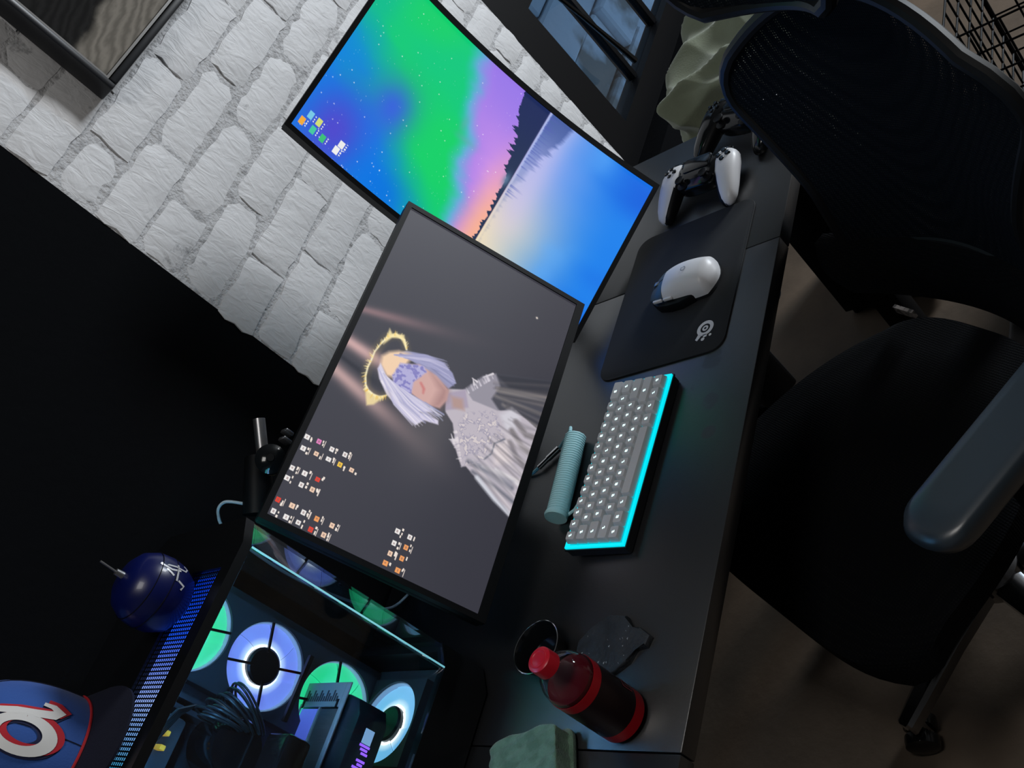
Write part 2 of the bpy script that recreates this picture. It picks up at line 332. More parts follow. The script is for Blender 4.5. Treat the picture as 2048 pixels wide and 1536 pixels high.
# ================================================================ PICTURES ON THE SCREENS
def homog(src, dst):
    A = []; bb = []
    for (x, y), (u, v) in zip(src, dst):
        A += [[x, y, 1, 0, 0, 0, -u*x, -u*y], [0, 0, 0, x, y, 1, -v*x, -v*y]]; bb += [u, v]
    h = np.linalg.solve(np.array(A, float), np.array(bb, float)); return np.append(h, 1).reshape(3, 3)
def happly(Hm, p):
    p = np.asarray(p, float).reshape(-1, 2); q = np.c_[p, np.ones(len(p))] @ Hm.T; return q[:, :2]/q[:, 2:]
def fbm(X, Y, sc, oct_=4, seed=0):
    out = np.zeros_like(X); amp = 1; tot = 0
    r_ = np.random.default_rng(seed)
    for o in range(oct_):
        G = r_.random((64, 64)); xs = (X*sc*2**o) % 63; ys = (Y*sc*2**o) % 63
        i = xs.astype(int); j = ys.astype(int); fx = xs-i; fy_ = ys-j; fx = fx*fx*(3-2*fx); fy_ = fy_*fy_*(3-2*fy_)
        i1 = (i+1) % 64; j1 = (j+1) % 64
        out += amp*((G[j, i]*(1-fx)+G[j, i1]*fx)*(1-fy_)+(G[j1, i]*(1-fx)+G[j1, i1]*fx)*fy_); tot += amp; amp *= .5
    return out/tot
def sst(a, b_, x): t = np.clip((x-a)/(b_-a), 0, 1); return t*t*(3-2*t)
class Pic:
    """a picture made of plain drawing steps; u to the right 0..W, v upwards 0..H (units of the short side)"""
    def __init__(s, nx, ny, W, H):
        s.nx, s.ny = nx, ny; s.X, s.Y = np.meshgrid(np.linspace(0, W, nx), np.linspace(0, H, ny)); s.C = np.zeros((ny, nx, 3)); s.px = W/nx
    def blend(s, a, col): s.C += np.clip(a, 0, 1)[..., None]*(np.array(col, float)-s.C)
    def poly(s, pts, soft=1.0):
        pts = np.asarray(pts); x, y = s.X, s.Y; ins = np.zeros(x.shape, bool); d = np.full(x.shape, 9.)
        for (x0, y0), (x1, y1) in zip(pts, np.roll(pts, -1, 0)):
            c = ((y0 > y) != (y1 > y)) & (x < (x1-x0)*(y-y0)/(y1-y0+1e-12)+x0); ins ^= c
            t = np.clip(((x-x0)*(x1-x0)+(y-y0)*(y1-y0))/((x1-x0)**2+(y1-y0)**2+1e-12), 0, 1); d = np.minimum(d, np.hypot(x-x0-t*(x1-x0), y-y0-t*(y1-y0)))
        return np.clip(.5+np.where(ins, d, -d)/(2*soft*s.px), 0, 1)
    def line(s, pts, wd, soft=1.0):
        pts = np.asarray(pts); d = np.full(s.X.shape, 9.); x, y = s.X, s.Y
        wd = np.broadcast_to(np.asarray(wd, float), (len(pts),))
        for k in range(len(pts)-1):
            (x0, y0), (x1, y1) = pts[k], pts[k+1]
            t = np.clip(((x-x0)*(x1-x0)+(y-y0)*(y1-y0))/((x1-x0)**2+(y1-y0)**2+1e-12), 0, 1)
            d = np.minimum(d, np.hypot(x-x0-t*(x1-x0), y-y0-t*(y1-y0))-(wd[k]*(1-t)+wd[k+1]*t)/2)
        return np.clip(.5-d/(2*soft*s.px), 0, 1)
    def blob(s, c, rx, ry, p=1): return np.exp(-(((s.X-c[0])/rx)**2+((s.Y-c[1])/ry)**2)**p)
def aurora():
    nx, ny = 340, 604; P = Pic(nx, ny, 1, 16/9); X = P.X; V = 1-P.Y/(16/9)        # V: 0 top .. 1 bottom
    n = fbm(X, V, 3.0, 4, 1); n2 = fbm(X, V, 7, 4, 2); n3 = fbm(X, V*.7, 2.2, 3, 3)
    P.C[:] = (18, 208, 105)
    P.blend(sst(.30, .75, fbm(X, V, 2.6, 3, 8))*.5, (0, 190, 150))
    # blue to violet night on the upper left
    dd = V*1.05+X*.78+(n-.5)*.30
    P.blend(1-sst(.34, .62, dd), (10, 128, 228)); P.blend(P.blob((.12, 16/9*.90), .22, .17), (78, 74, 205)); P.blend(P.blob((.42, 16/9*.80), .15, .12)*.9, (58, 92, 226)); P.blend(P.blob((.05, 16/9*.70), .12, .16)*.75, (0, 110, 225))
    P.blend(P.blob((.75, 16/9*.98), .22, .10)*.6, (0, 176, 160))
    # lower rim of the aurora: teal, then violet and pink down to the shore
    e = V-.30*(X-.5)*-1-.445+(n2-.5)*.10
    e = V-(.505-.20*X)+(n2-.5)*.07
    P.blend(sst(-.02, .045, e), (90, 180, 214)); P.blend(sst(.015, .085, e), (176, 132, 232)); P.blend(sst(.0, .10, e)*sst(.6, 1., X)*.5, (130, 110, 232))
    P.blend(sst(.05, .16, e)*(1-sst(.25, .85, X))*.9, (236, 158, 232)); P.blend(sst(.50, .60, V)*(1-sst(.2, .8, X)), (247, 176, 150)); P.blend(sst(.52, .61, V)*sst(.3, .9, X)*.6, (226, 150, 205))
    P.blend(P.blob((.62, 16/9*(1-.40)), .05, .02)*.5+P.blob((.55, 16/9*(1-.43)), .018, .06)*.5, (96, 170, 170))
    # stars
    for k in range(330):
        sx, sy = rng.random()**1.3, rng.random()*.56; i, j = int(sx*(nx-2)), int((1-sy)*(ny-2)); br = rng.random()**3
        P.C[j, i] += (255-P.C[j, i])*(.25+.75*br)
        if br > .5: P.C[j+1, i] += (255-P.C[j+1, i])*.6; P.C[j, i+1] += (255-P.C[j, i+1])*.6
    # water
    wl = .606
    wm = sst(wl-.001, wl+.003, V); wv_ = V-wl
    base = np.zeros_like(P.C); t = sst(0, .36, wv_+(n3-.5)*.10)[..., None]
    near = np.array((240, 222, 190.))*(1-sst(.15, .8, X))[..., None]+np.array((150, 170, 236.))*sst(.15, .8, X)[..., None]
    base += near*(1-t)+np.array((30, 130, 236.))*t; base += (np.array((20, 100, 222.))-base)*(sst(.18, .40, wv_)*sst(.35, .7, n3))[..., None]
    base += (np.array((206, 196, 236.))-base)*(np.exp(-((wv_-.055)/.05)**2)*.55*sst(.1, .5, X))[..., None]
    base += (np.array((92, 170, 250.))-base)*(np.exp(-((wv_-.22)/.05)**2)*.5*sst(.4, .7, n))[..., None]
    P.C += wm[..., None]*(base-P.C)
    # shore hill with its trees, and their reflection
    xs = np.linspace(0, 1, nx); rr = np.random.default_rng(5)
    hill0 = .004+.008*sst(.30, .5, xs)+.022*sst(.50, .62, xs)+.062*sst(.66, .98, xs)+.003*rr.random(nx); hill = hill0.copy()
    for k in range(46):
        c = rr.random(); hgt = rr.uniform(.004, .016)*(1 if c > .28 else .75)+(.012 if .60 < c < .9 and rr.random() > .5 else 0); wd = .012
        loc = np.interp(c, xs, hill0); hill = np.where(np.abs(xs-c) < wd, np.maximum(hill, loc+hgt*np.clip(1-np.abs(xs-c)/wd, 0, 1)-.001), hill)
    HV = np.broadcast_to(hill, V.shape)
    P.blend(np.clip((V-(wl-HV))*ny/1.2, 0, 1)*(1-sst(wl-.001, wl+.002, V)), (40, 54, 84))
    P.blend(np.clip((V-(wl-HV))*ny/1.2, 0, 1)*(1-sst(wl-.001, wl+.002, V))*sst(.5, 1, X)*.7, (26, 38, 92))
    P.blend(P.blob((.52, 16/9*(1-wl+.012)), .04, .02)*.8, (104, 134, 164))
    P.blend(np.exp(-((V-wl-.004)/.004)**2)*.6*sst(.4, .9, X), (176, 186, 220))
    refl = np.clip((wl+.010+HV*.85-V)*60, 0, 1)*sst(wl+.006, wl+.012, V); P.blend(refl*(.25+.6*sst(.62, 1., X)), (60, 84, 150))
    for k in range(26):
        c = rr.uniform(.45, 1); P.blend((np.abs(X-c) < .004)*np.clip(1-(V-wl-.01)/rr.uniform(.02, .06), 0, 1)*(V > wl+.006)*.5, (84, 96, 176))
    # a few desktop icons in the top left corner
    for k, (iu, iv, col) in enumerate(((.05, .018, (240, 170, 60)), (.10, .030, (120, 200, 230)), (.05, .055, (70, 200, 160)), (.10, .058, (210, 220, 120)), (.05, .088, (60, 190, 120)), (.05, .135, (240, 240, 240)), (.09, .140, (235, 235, 235)))):
        P.blend((np.abs(X-iu) < .018)*(np.abs(V-iv) < .008), col); P.blend((np.abs(X-iu) < .02)*(np.abs(V-iv-.014) < .002)*((X*140).astype(int) % 2), (235, 240, 240))
    return P
def veil():
    nx, ny = 640, 360; W = 16/9; P = Pic(nx, ny, W, 1)
    Hm = homog([(532, 1028), (825, 417), (1150, 608), (956, 1229)], [(0, 1), (W, 1), (W, 0), (0, 0)])
    q = lambda pts: happly(Hm, pts)
    Zp = lambda pts: q([(680+x*.28653, 600+y*.28653) for x, y in pts])       # enlarged reading of the photograph
    P.C[:] = (62, 62, 71); P.blend(1-sst(0, .5, P.Y), (56, 55, 64)); P.blend(P.blob((W*.1, .2), .5, .4)*.5, (52, 53, 62))
    def beam(a, b_, w0, w1, col, al):
        a, b_ = q([a])[0], q([b_])[0]; d = b_-a; l = np.hypot(*d); d /= l; s = (P.X-a[0])*d[0]+(P.Y-a[1])*d[1]; t = (P.X-a[0])*-d[1]+(P.Y-a[1])*d[0]
        wd = w0+(w1-w0)*np.clip(s/l, 0, 1); P.blend(np.exp(-(t/wd)**2)*np.exp(-(np.clip(s, 0, 9)/l*1.5)**2)*al, col)
    beam((735, 618), (930, 672), .022, .04, (150, 118, 122), .8); beam((715, 690), (850, 780), .034, .05, (206, 168, 166), .95); beam((690, 752), (860, 905), .036, .06, (190, 158, 156), .95); beam((700, 722), (790, 790), .012, .03, (40, 42, 52), .8)
    P.blend(P.blob(q([(860, 850)])[0], .22, .13)*.35, (120, 112, 112))
    # dark cloak behind the shoulder, pale gown in front
    P.blend(P.poly(Zp([(930, 640), (1010, 520), (1090, 505), (1490, 555), (1390, 900), (1180, 780), (1000, 760)]), 2), (72, 72, 82))
    P.blend(P.poly(Zp([(1090, 510), (1490, 556), (1450, 660), (1180, 600)]), 3)*.8, (44, 45, 54)); P.blend(P.poly(Zp([(870, 615), (925, 575), (1000, 522), (1090, 505), (1120, 590), (1060, 680), (1120, 770), (930, 720)]), 2.5), (146, 142, 154))
    for a, b_ in (((1100, 620), (1440, 700)), ((1090, 660), (1410, 790)), ((1140, 720), (1390, 880)), ((1230, 780), (1370, 960))): P.blend(P.line(Zp([a, b_]), .012, 4)*.7, (150, 142, 138))
    P.blend(P.poly(Zp([(760, 610), (880, 615), (930, 690), (1100, 760), (1230, 760), (1390, 900), (1290, 1200), (1190, 1510), (880, 1150), (850, 1155), (810, 1030), (770, 965), (805, 960), (790, 850), (740, 770)]), 1.5), (188, 180, 190))
    P.blend(P.poly(Zp([(1120, 790), (1200, 745), (1260, 800), (1230, 900), (1160, 890)]), 5), (206, 203, 212)); P.blend(P.poly(Zp([(1070, 1000), (1170, 960), (1200, 1120), (1080, 1140)]), 6), (222, 210, 212))
    for a, m_, b_, wd, col in (((1230, 840), (1300, 930), (1385, 960), .030, (128, 122, 126)), ((1200, 900), (1270, 1010), (1330, 1060), .028, (132, 126, 130)), ((1190, 980), (1230, 1080), (1300, 1170), .026, (136, 130, 136)), ((900, 1120), (1060, 1200), (1200, 1300), .022, (112, 112, 124)), ((930, 1190), (1080, 1290), (1210, 1400), .020, (120, 120, 132)), ((960, 1230), (1080, 1380), (1190, 1490), .022, (204, 206, 216)), ((1000, 1150), (1130, 1210), (1250, 1250), .012, (226, 220, 220)), ((1090, 1170), (1180, 1220), (1260, 1290), .010, (230, 226, 228))): P.blend(P.line(Zp([a, m_, b_]), wd, 3), col)
    P.blend(P.poly(Zp([(890, 1090), (1000, 1130), (1220, 1250), (1190, 1330), (1040, 1230)]), 4)*.55, (150, 150, 162))
    # lace on the bodice
    lace = P.poly(Zp([(880, 780), (1060, 760), (1140, 850), (1150, 970), (1020, 1100), (850, 1150), (800, 960), (830, 850)]), 3); nz = fbm(P.X, P.Y, 62, 3, 11)
    P.blend(lace*sst(.46, .56, nz)*.55, (140, 136, 160)); P.blend(lace*sst(.60, .68, nz)*.7, (232, 220, 214)); P.blend(P.line(Zp([(1150, 960), (1080, 990), (1060, 1060), (1010, 1100)]), .008, 1.2)*.8, (100, 104, 118))
    for a, b_ in (((815, 965), (765, 962)), ((800, 990), (780, 925)), ((1070, 505), (1000, 530)), ((960, 560), (925, 535)), ((940, 580), (930, 535))): P.blend(P.line(Zp([a, b_]), [.012, .003], 1), (214, 208, 214))
    # hair behind, neck, lower face, veil over the eyes
    P.blend(P.poly(Zp([(370, 370), (470, 345), (620, 375), (730, 430), (790, 500), (815, 570), (760, 610), (640, 500), (480, 400)]), 1.5), (150, 150, 186))
    P.blend(P.poly(Zp([(740, 640), (880, 615), (900, 740), (740, 760)]), 2), (168, 156, 176)); P.blend(P.poly(Zp([(780, 660), (860, 680), (870, 760), (790, 740)]), 4), (176, 146, 140))
    P.blend(P.poly(Zp([(440, 440), (560, 440), (680, 520), (765, 620), (750, 690), (700, 745), (600, 720), (500, 640)]), 2), (206, 166, 160))
    P.blend(P.poly(Zp([(640, 500), (765, 620), (750, 690), (700, 745), (640, 735), (700, 620)]), 8)*.6, (150, 112, 112))
    P.blend(P.line(Zp([(570, 570), (590, 610), (585, 640)]), [.012, .014, .008], 2.)*.6, (196, 96, 98))
    P.blend(P.poly(Zp([(300, 380), (350, 352), (420, 345), (520, 380), (480, 430), (420, 540), (330, 520), (290, 440)]), 4), (240, 206, 172))
    P.blend(P.poly(Zp([(430, 430), (590, 450), (610, 495), (520, 560), (500, 650), (380, 590), (370, 520)]), 2), (176, 172, 214)); P.blend(P.poly(Zp([(430, 430), (590, 450), (610, 495), (520, 560), (500, 650), (380, 590), (370, 520)]), 2)*sst(.46, .62, fbm(P.X, P.Y, 80, 2, 12)), (132, 128, 190))
    P.blend(P.poly(Zp([(268, 470), (290, 430), (330, 520), (420, 620), (560, 690), (650, 770), (560, 770), (690, 830), (690, 860), (590, 830), (530, 865), (440, 780), (330, 650), (280, 540)]), 1.5), (212, 206, 226))
    for a, b_, col in (((300, 560), (520, 830), (236, 230, 240)), ((340, 600), (560, 800), (170, 168, 200)), ((400, 640), (640, 800), (186, 184, 212)), ((420, 690), (600, 845), (150, 150, 184)), ((430, 370), (760, 520), (112, 112, 152)), ((500, 380), (790, 560), (182, 182, 212)), ((560, 400), (800, 590), (120, 120, 158)), ((600, 710), (730, 790), (140, 152, 184)), ((640, 740), (720, 830), (176, 180, 206))): P.blend(P.line(Zp([a, b_]), [.012, .003], 1.6)*.85, col)
    r5 = np.random.default_rng(21); lerp = lambda a, b_, t: np.array(a)*(1-t)+np.array(b_)*t
    tone = [(226, 220, 236), (196, 192, 220), (172, 170, 206), (150, 150, 190), (238, 232, 240)]
    for k in range(44):                                  # fine strands, near side and far side of the hair
        t = r5.random(); a = lerp((275, 470), (400, 590), t); b_ = lerp((520, 868), (735, 800), t)+r5.uniform(-22, 22, 2); m_ = lerp(a, b_, .55)+np.array((-18, 26))*(1-t)*1.2
        P.blend(P.line(Zp([a, m_, b_]), [.004, .006, .0015], 1.2)*r5.uniform(.45, .9), tone[r5.integers(5)])
    for k in range(34):
        t = r5.random(); a = lerp((380, 372), (620, 440), t*.6); b_ = lerp((735, 415), (805, 590), t)+r5.uniform(-16, 16, 2); m_ = lerp(a, b_, .55)+np.array((16, -20))
        P.blend(P.line(Zp([a, m_, b_]), [.004, .006, .0015], 1.2)*r5.uniform(.35, .8), tone[r5.integers(1, 4)])
    for k in range(40):                                  # folds of the gown falling to the lower right
        t = r5.random(); a = lerp((1190, 800), (900, 1130), t)+r5.uniform(-20, 20, 2); b_ = lerp((1400, 880), (1195, 1490), t)+r5.uniform(-14, 14, 2); m_ = lerp(a, b_, .5)+np.array((14, 16))
        P.blend(P.line(Zp([a, m_, b_]), [.002, .010, .004], 2.5)*r5.uniform(.2, .55), [(232, 224, 224), (150, 142, 146), (120, 116, 124), (206, 198, 204), (92, 88, 94)][r5.integers(5)])
    for k in range(22):                                  # and of the dark cloak
        t = r5.random(); a = lerp((1060, 560), (1180, 740), t)+r5.uniform(-15, 15, 2); b_ = lerp((1480, 580), (1395, 870), t)
        P.blend(P.line(Zp([a, b_]), [.004, .010], 3)*r5.uniform(.2, .5), [(40, 40, 48), (120, 112, 110), (150, 140, 134), (70, 68, 74)][r5.integers(4)])
    for k in range(26):                                  # feathered collar and sleeve tips
        t = r5.random(); a = lerp((900, 640), (1080, 530), t); b_ = a+np.array((-22, -46))*r5.uniform(.3, 1)
        P.blend(P.line(Zp([a, b_]), [.006, .0015], 1.1)*.8, (206, 200, 210))
        a = lerp((815, 900), (850, 1120), r5.random()); b_ = a+np.array((-34, 8))*r5.uniform(.2, 1); P.blend(P.line(Zp([a, b_]), [.006, .0015], 1.1)*.8, (222, 214, 218))
    # golden halo of fine sparks
    hp = [(470, 335), (455, 270), (400, 235), (340, 250), (290, 300), (250, 350), (225, 410), (200, 460), (185, 520), (185, 580), (200, 620), (235, 650), (280, 670), (330, 655)]
    P.blend(P.line(Zp(hp), .026, 7)*.25, (214, 180, 96)); P.blend(P.line(Zp(hp), [.009, .012, .016, .012, .006, .006, .007, .007, .007, .008, .012, .012, .010, .005], 1.3), (253, 244, 208))
    P.blend(P.poly(Zp([(310, 300), (355, 190), (372, 225), (455, 235), (468, 330), (430, 260), (370, 255)]), 2)*.9, (246, 226, 164)); P.blend(P.poly(Zp([(180, 600), (230, 650), (320, 665), (240, 720), (190, 725)]), 2)*.85, (244, 222, 160))
    for k in range(70):
        i = rng.integers(0, len(hp)-1); t = rng.random(); p = np.array(hp[i])*(1-t)+np.array(hp[i+1])*t; c = np.array((340, 480.)); d = (p-c)/np.hypot(*(p-c)); l = rng.uniform(6, 34)
        P.blend(P.line(Zp([p, p+d*l]), [.005, .002], .8)*.8, (252, 232, 168) if k % 3 else (236, 190, 84))
    P.blend(P.blob(q([(1073, 634)])[0], .006, .006), (255, 240, 225))
    # desktop icons with their captions
    ic = [(435, 195, 0), (520, 230, 1), (615, 285, 0), (710, 325, 0), (405, 280, 0), (500, 320, 2), (590, 360, 0), (675, 400, 3), (760, 440, 2), (325, 425, 0), (415, 465, 0), (510, 510, 4), (285, 500, 0), (390, 550, 0), (470, 585, 2), (215, 660, 4), (320, 705, 2), (405, 755, 0), (500, 800, 5), (615, 850, 2), (180, 745, 0), (275, 790, 0), (365, 830, 0), (455, 880, 4), (550, 920, 2), (1095, 890, 0), (1185, 935, 0), (1070, 980, 0), (1155, 1010, 5), (1040, 1055, 2), (1125, 1090, 5), (1005, 1125, 5), (1095, 1180, 5)]
    pal = [(236, 232, 230), (226, 130, 190), (240, 206, 180), (244, 200, 70), (226, 66, 50), (240, 160, 96)]; rr = np.random.default_rng(3)
    for x, y, c in ic:
        p = q([(500+x*.2734, 820+y*.2734)])[0]
        P.blend((np.abs(P.X-p[0]) < .011)*(np.abs(P.Y-p[1]-.009) < .010), pal[c]); P.blend((np.abs(P.X-p[0]) < .005)*(np.abs(P.Y-p[1]-.009) < .004)*.5, (120, 90, 90))
        for k in range(rr.integers(2, 4)):
            ox = rr.uniform(-.018, .018); P.blend((np.abs(P.X-p[0]-ox) < .0055)*(np.abs(P.Y-p[1]+.012+rr.uniform(-.002, .002)) < .0035), (238, 226, 216))
        P.blend((np.abs(P.X-p[0]) < .016)*(np.abs(P.Y-p[1]+.020) < .002)*(rr.random() > .4), (226, 212, 204))
    return P
def screen_mesh(name, P, w_, h_, zf, strength):
    ny, nx = P.ny, P.nx; xs = np.linspace(-w_/2, w_/2, nx); ys = np.linspace(-h_/2, h_/2, ny); X, Y = np.meshgrid(xs, ys)
    co = np.stack([X, Y, zf(X, Y)], -1).reshape(-1, 3); idx = np.arange(nx*ny).reshape(ny, nx)
    q = np.stack([idx[:-1, :-1], idx[:-1, 1:], idx[1:, 1:], idx[1:, :-1]], -1).reshape(-1, 4)
    me = bpy.data.meshes.new(name); me.vertices.add(len(co)); me.vertices.foreach_set('co', co.ravel()); me.loops.add(q.size); me.loops.foreach_set('vertex_index', q.ravel())
    me.polygons.add(len(q)); me.polygons.foreach_set('loop_start', np.arange(0, q.size, 4)); me.polygons.foreach_set('use_smooth', np.ones(len(q), bool)); me.update(calc_edges=True)
    c = np.clip(P.C, 0, 255).reshape(-1, 3)/255; lin = np.where(c <= .04045, c/12.92, ((c+.055)/1.055)**2.4)
    at = me.color_attributes.new('picture', 'FLOAT_COLOR', 'POINT'); at.data.foreach_set('color', np.c_[lin, np.ones(len(lin))].astype(np.float32).ravel())
    m = bpy.data.materials.new(name); m.use_nodes = True; nt = m.node_tree; b = nt.nodes['Principled BSDF']; a = nt.nodes.new('ShaderNodeAttribute'); a.attribute_name = 'picture'
    b.inputs['Base Color'].default_value = (.004, .004, .005, 1); b.inputs['Roughness'].default_value = .45; b.inputs['Specular IOR Level'].default_value = .25
    nt.links.new(a.outputs['Color'], b.inputs['Emission Color']); b.inputs['Emission Strength'].default_value = strength
    me.materials.append(m); return me
def pose(x, y, z, yaw, til, rol):
    r_ = Vector((math.cos(yaw), math.sin(yaw), 0)); n = Vector((-math.sin(yaw), math.cos(yaw), 0)); u = math.cos(til)*Vector((0, 0, 1))+math.sin(til)*n
    a = math.cos(rol)*r_+math.sin(rol)*u; b_ = -math.sin(rol)*r_+math.cos(rol)*u; c = a.cross(b_)
    return Matrix(((a.x, b_.x, c.x, x), (a.y, b_.y, c.y, y), (a.z, b_.z, c.z, z), (0, 0, 0, 1)))
def curved_slab(bm, x0, x1, y0, y1, d0, d1, zf, n=24):
    rings = []
    for i in range(n+1):
        y = y0+(y1-y0)*i/n; z = zf(0, y); rings.append([Vector((x0, y, z+d0)), Vector((x1, y, z+d0)), Vector((x1, y, z+d1)), Vector((x0, y, z+d1))])
    return loft(bm, rings)
# ---- landscape monitor
LW, LH = .527, .296
lbase = (.70, 1.15, D); lm = thing('monitor', 'landscape monitor showing a haloed veiled figure, beside the computer tower', 'monitor', lbase)
Ml = T(-lbase[0], -lbase[1], -lbase[2]) @ pose(.7078, 1.0079, .2414+D, -.001, .3144, .011)
z0f = lambda X, Y: np.zeros_like(X) if isinstance(X, np.ndarray) else 0.
inst('screen', screen_mesh('screen_figure', veil(), LW, LH, z0f, 1.0), lm, Ml)
bm = B(); e = .008
for lo, hi in (((-LW/2-e, LH/2, -.010), (LW/2+e, LH/2+e, .0022)), ((-LW/2-e, -LH/2-.013, -.010), (LW/2+e, -LH/2, .0022)), ((-LW/2-e, -LH/2, -.010), (-LW/2, LH/2, .0022)), ((LW/2, -LH/2, -.010), (LW/2+e, LH/2, .0022))): box(bm, lo, hi)
obj('bezel', bm, M_['black'], lm, Ml)
bm = B(); box(bm, (-LW/2-e, -LH/2-.013, -.024), (LW/2+e, LH/2+e, -.0102), .004); box(bm, (-.14, -.11, -.045), (.14, .10, -.022), .012); obj('back_cover', bm, M_['black'], lm, Ml)
obj('neck', tube(B(), [(0, 0, .012), (0, 0, .10), (0.005, -.055, .215)], [.019, .018, .017], 14), M_['metal'], lm)
obj('stand_base', prism(B(), rrect(-.11, -.07, .11, .075, .02), 0, .012, bev=.002), M_['metal'], lm)
# ---- portrait monitor, curved
PW, PH, RC = .3125, .5552, 1.15
pbase = (1.19, 1.21, D); pm = thing('monitor', 'tall portrait monitor showing a green aurora over a lake', 'monitor', pbase)
Mp = T(-pbase[0], -pbase[1], -pbase[2]) @ pose(1.1365, 1.0264, .3152+D, -.342, .1468, .0448)
zc = lambda X, Y: (Y*Y-(PH/2)**2)/(2*RC)
inst('screen', screen_mesh('screen_aurora', aurora(), PW, PH, zc, 1.0), pm, Mp)
bm = B(); curved_slab(bm, -PW/2-.008, -PW/2, -PH/2-.008, PH/2+.008, -.014, .002, zc); curved_slab(bm, PW/2, PW/2+.010, -PH/2-.008, PH/2+.008, -.014, .002, zc)
curved_slab(bm, -PW/2, PW/2, PH/2, PH/2+.008, -.014, .002, zc, 2); curved_slab(bm, -PW/2, PW/2, -PH/2-.008, -PH/2, -.014, .002, zc, 2)
obj('bezel', bm, M_['black'], pm, Mp)
bm = B(); curved_slab(bm, -PW/2-.006, PW/2+.008, -PH/2-.006, PH/2+.006, -.026, -.0142, zc); box(bm, (-.09, -.12, -.075), (.09, .12, -.05), .01); obj('back_cover', bm, M_['black'], pm, Mp)
obj('neck', tube(B(), [(0, .0, .012), (0, .0, .26), (-.03, -.075, .30)], [.02, .019, .019], 14), M_['metal'], pm)
obj('stand_base', prism(B(), rrect(-.12, -.07, .12, .07, .02), 0, .012, bev=.002), M_['metal'], pm)

# ================================================================ COMPUTER TOWER
PX0, PX1, PY0, PY1, PZ = -.06, .417, 1.01, 1.25, .41
pc = thing('computer_tower', 'black glass sided computer tower with glowing blue and green fans', 'computer', (.18, 1.13, D)); Mc = T(-.18, -1.13, 0)
def pcp(name, bm, m, parent=None, M=None): return obj(name, bm, m, parent or pc, (Mc @ M if M is not None else Mc) if parent is None else M)
M_['case'] = mat('case_black', (.004, .0045, .0055), .35, spec=.4)
M_['inner'] = mat('case_inner', (.05, .056, .066), .42)
plan = [(PX0, PY0), (.382, PY0), (PX1, 1.032), (PX1, 1.222), (.386, PY1), (PX0, PY1)]
def inset(d): return [(PX0+d, PY0+d), (.382-d*.4, PY0+d), (PX1-d, 1.032+d*.4), (PX1-d, 1.222-d*.4), (.386-d*.4, PY1-d), (PX0+d, PY1-d)]
def shell(bm, outer, inner, z0, z1):
    n = len(outer); v = [[bm.verts.new((x, y, z)) for x, y in pl] for pl, z in ((outer, z0), (outer, z1), (inner, z1), (inner, z0))]
    for a, b_ in ((0, 1), (1, 2), (2, 3), (3, 0)):
        for k in range(n): bm.faces.new((v[a][k], v[a][(k+1) % n], v[b_][(k+1) % n], v[b_][k]))
    return bm
pcp('base_skirt', shell(B(), plan, inset(.012), 0.004, .083), M_['case'])
pcp('case_floor', prism(B(), inset(.013), .028, .034), M_['inner'])
for fx_, fy2 in ((-.03, 1.04), (.35, 1.05), (-.03, 1.21), (.36, 1.21)): pcp('foot', lathe(B(), [(.014, 0), (.014, .0275)], 16, T(fx_, fy2, 0)), M_['matte'])
pcp('top_frame', shell(B(), plan, [(.05, 1.032), (.352, 1.032), (.352, 1.06), (.352, 1.10), (.30, 1.105), (.05, 1.105)], .398, PZ), M_['case'])
bm = B(); box(bm, (PX0, PY1-.006, .084), (.386, PY1, .397)); box(bm, (PX0, PY0+.02, .084), (PX0+.006, PY1-.007, .397)); pcp('back_shell', bm, M_['case'])
pcp('tray', box(B(), (PX0+.007, 1.212, .036), (.40, 1.216, .396)), M_['inner'])
M_['pcglass'] = glass('tower_glass', (.86, .90, .92), 1.52)
pcp('glass_panel', box(B(), (PX0+.001, PY0+.0005, .0835), (.3815, PY0+.0045, .3975)), M_['pcglass'])
Q = [(.3825, PY0+.001), (PX1-.001, 1.0325), (PX1-.0045, 1.0345), (.3815, PY0+.005)]
pcp('corner_glass', prism(B(), Q, .0835, .3975), M_['pcglass'])
pcp('end_glass', box(B(), (PX1-.0045, 1.036, .0835), (PX1-.0005, 1.221, .3975)), M_['pcglass'])
pcp('glass_edge_glint', box(B(), (.3812, PY0-.0004, .0838), (.3832, PY0+.0008, .397)), mat('glass_edge', (.3, .6, .6), .3, emit=(.25, .75, .9), es=.55))  # seam of the glass panels, its bright glint put in as emission
# perforated top vent with light below it
bm = B(); nxm, nym = 58, 15
for i in range(nxm+1): xx = .052+.298*i/nxm; box(bm, (xx-.0009, 1.033, .4052), (xx+.0009, 1.104, .4056))
for j in range(nym+1): yy = 1.033+.071*j/nym; box(bm, (.0505, yy-.0009, .4056), (.3515, yy+.0009, .4060))
o = pcp('vent_mesh', bm, M_['case']); o['kind'] = 'stuff'
def glow_grad(name, stops, axis='X', lo=0., hi=1., strength=1.0):
    m = bpy.data.materials.new(name); m.use_nodes = True; nt = m.node_tree; b = nt.nodes['Principled BSDF']; N = nt.nodes.new; L = nt.links.new
    tc = N('ShaderNodeTexCoord'); sp = N('ShaderNodeSeparateXYZ'); L(tc.outputs['Object'], sp.inputs[0]); mr = N('ShaderNodeMapRange'); mr.inputs[1].default_value = lo; mr.inputs[2].default_value = hi; L(sp.outputs[axis], mr.inputs[0])
    rp = N('ShaderNodeValToRGB'); L(mr.outputs[0], rp.inputs[0]); els = rp.color_ramp.elements
    while len(els) < len(stops): els.new(.5)
    for e_, (p, c) in zip(els, stops): e_.position = p; e_.color = (*c, 1)
    b.inputs['Base Color'].default_value = (.1, .1, .1, 1); L(rp.outputs[0], b.inputs['Emission Color']); b.inputs['Emission Strength'].default_value = strength; return m
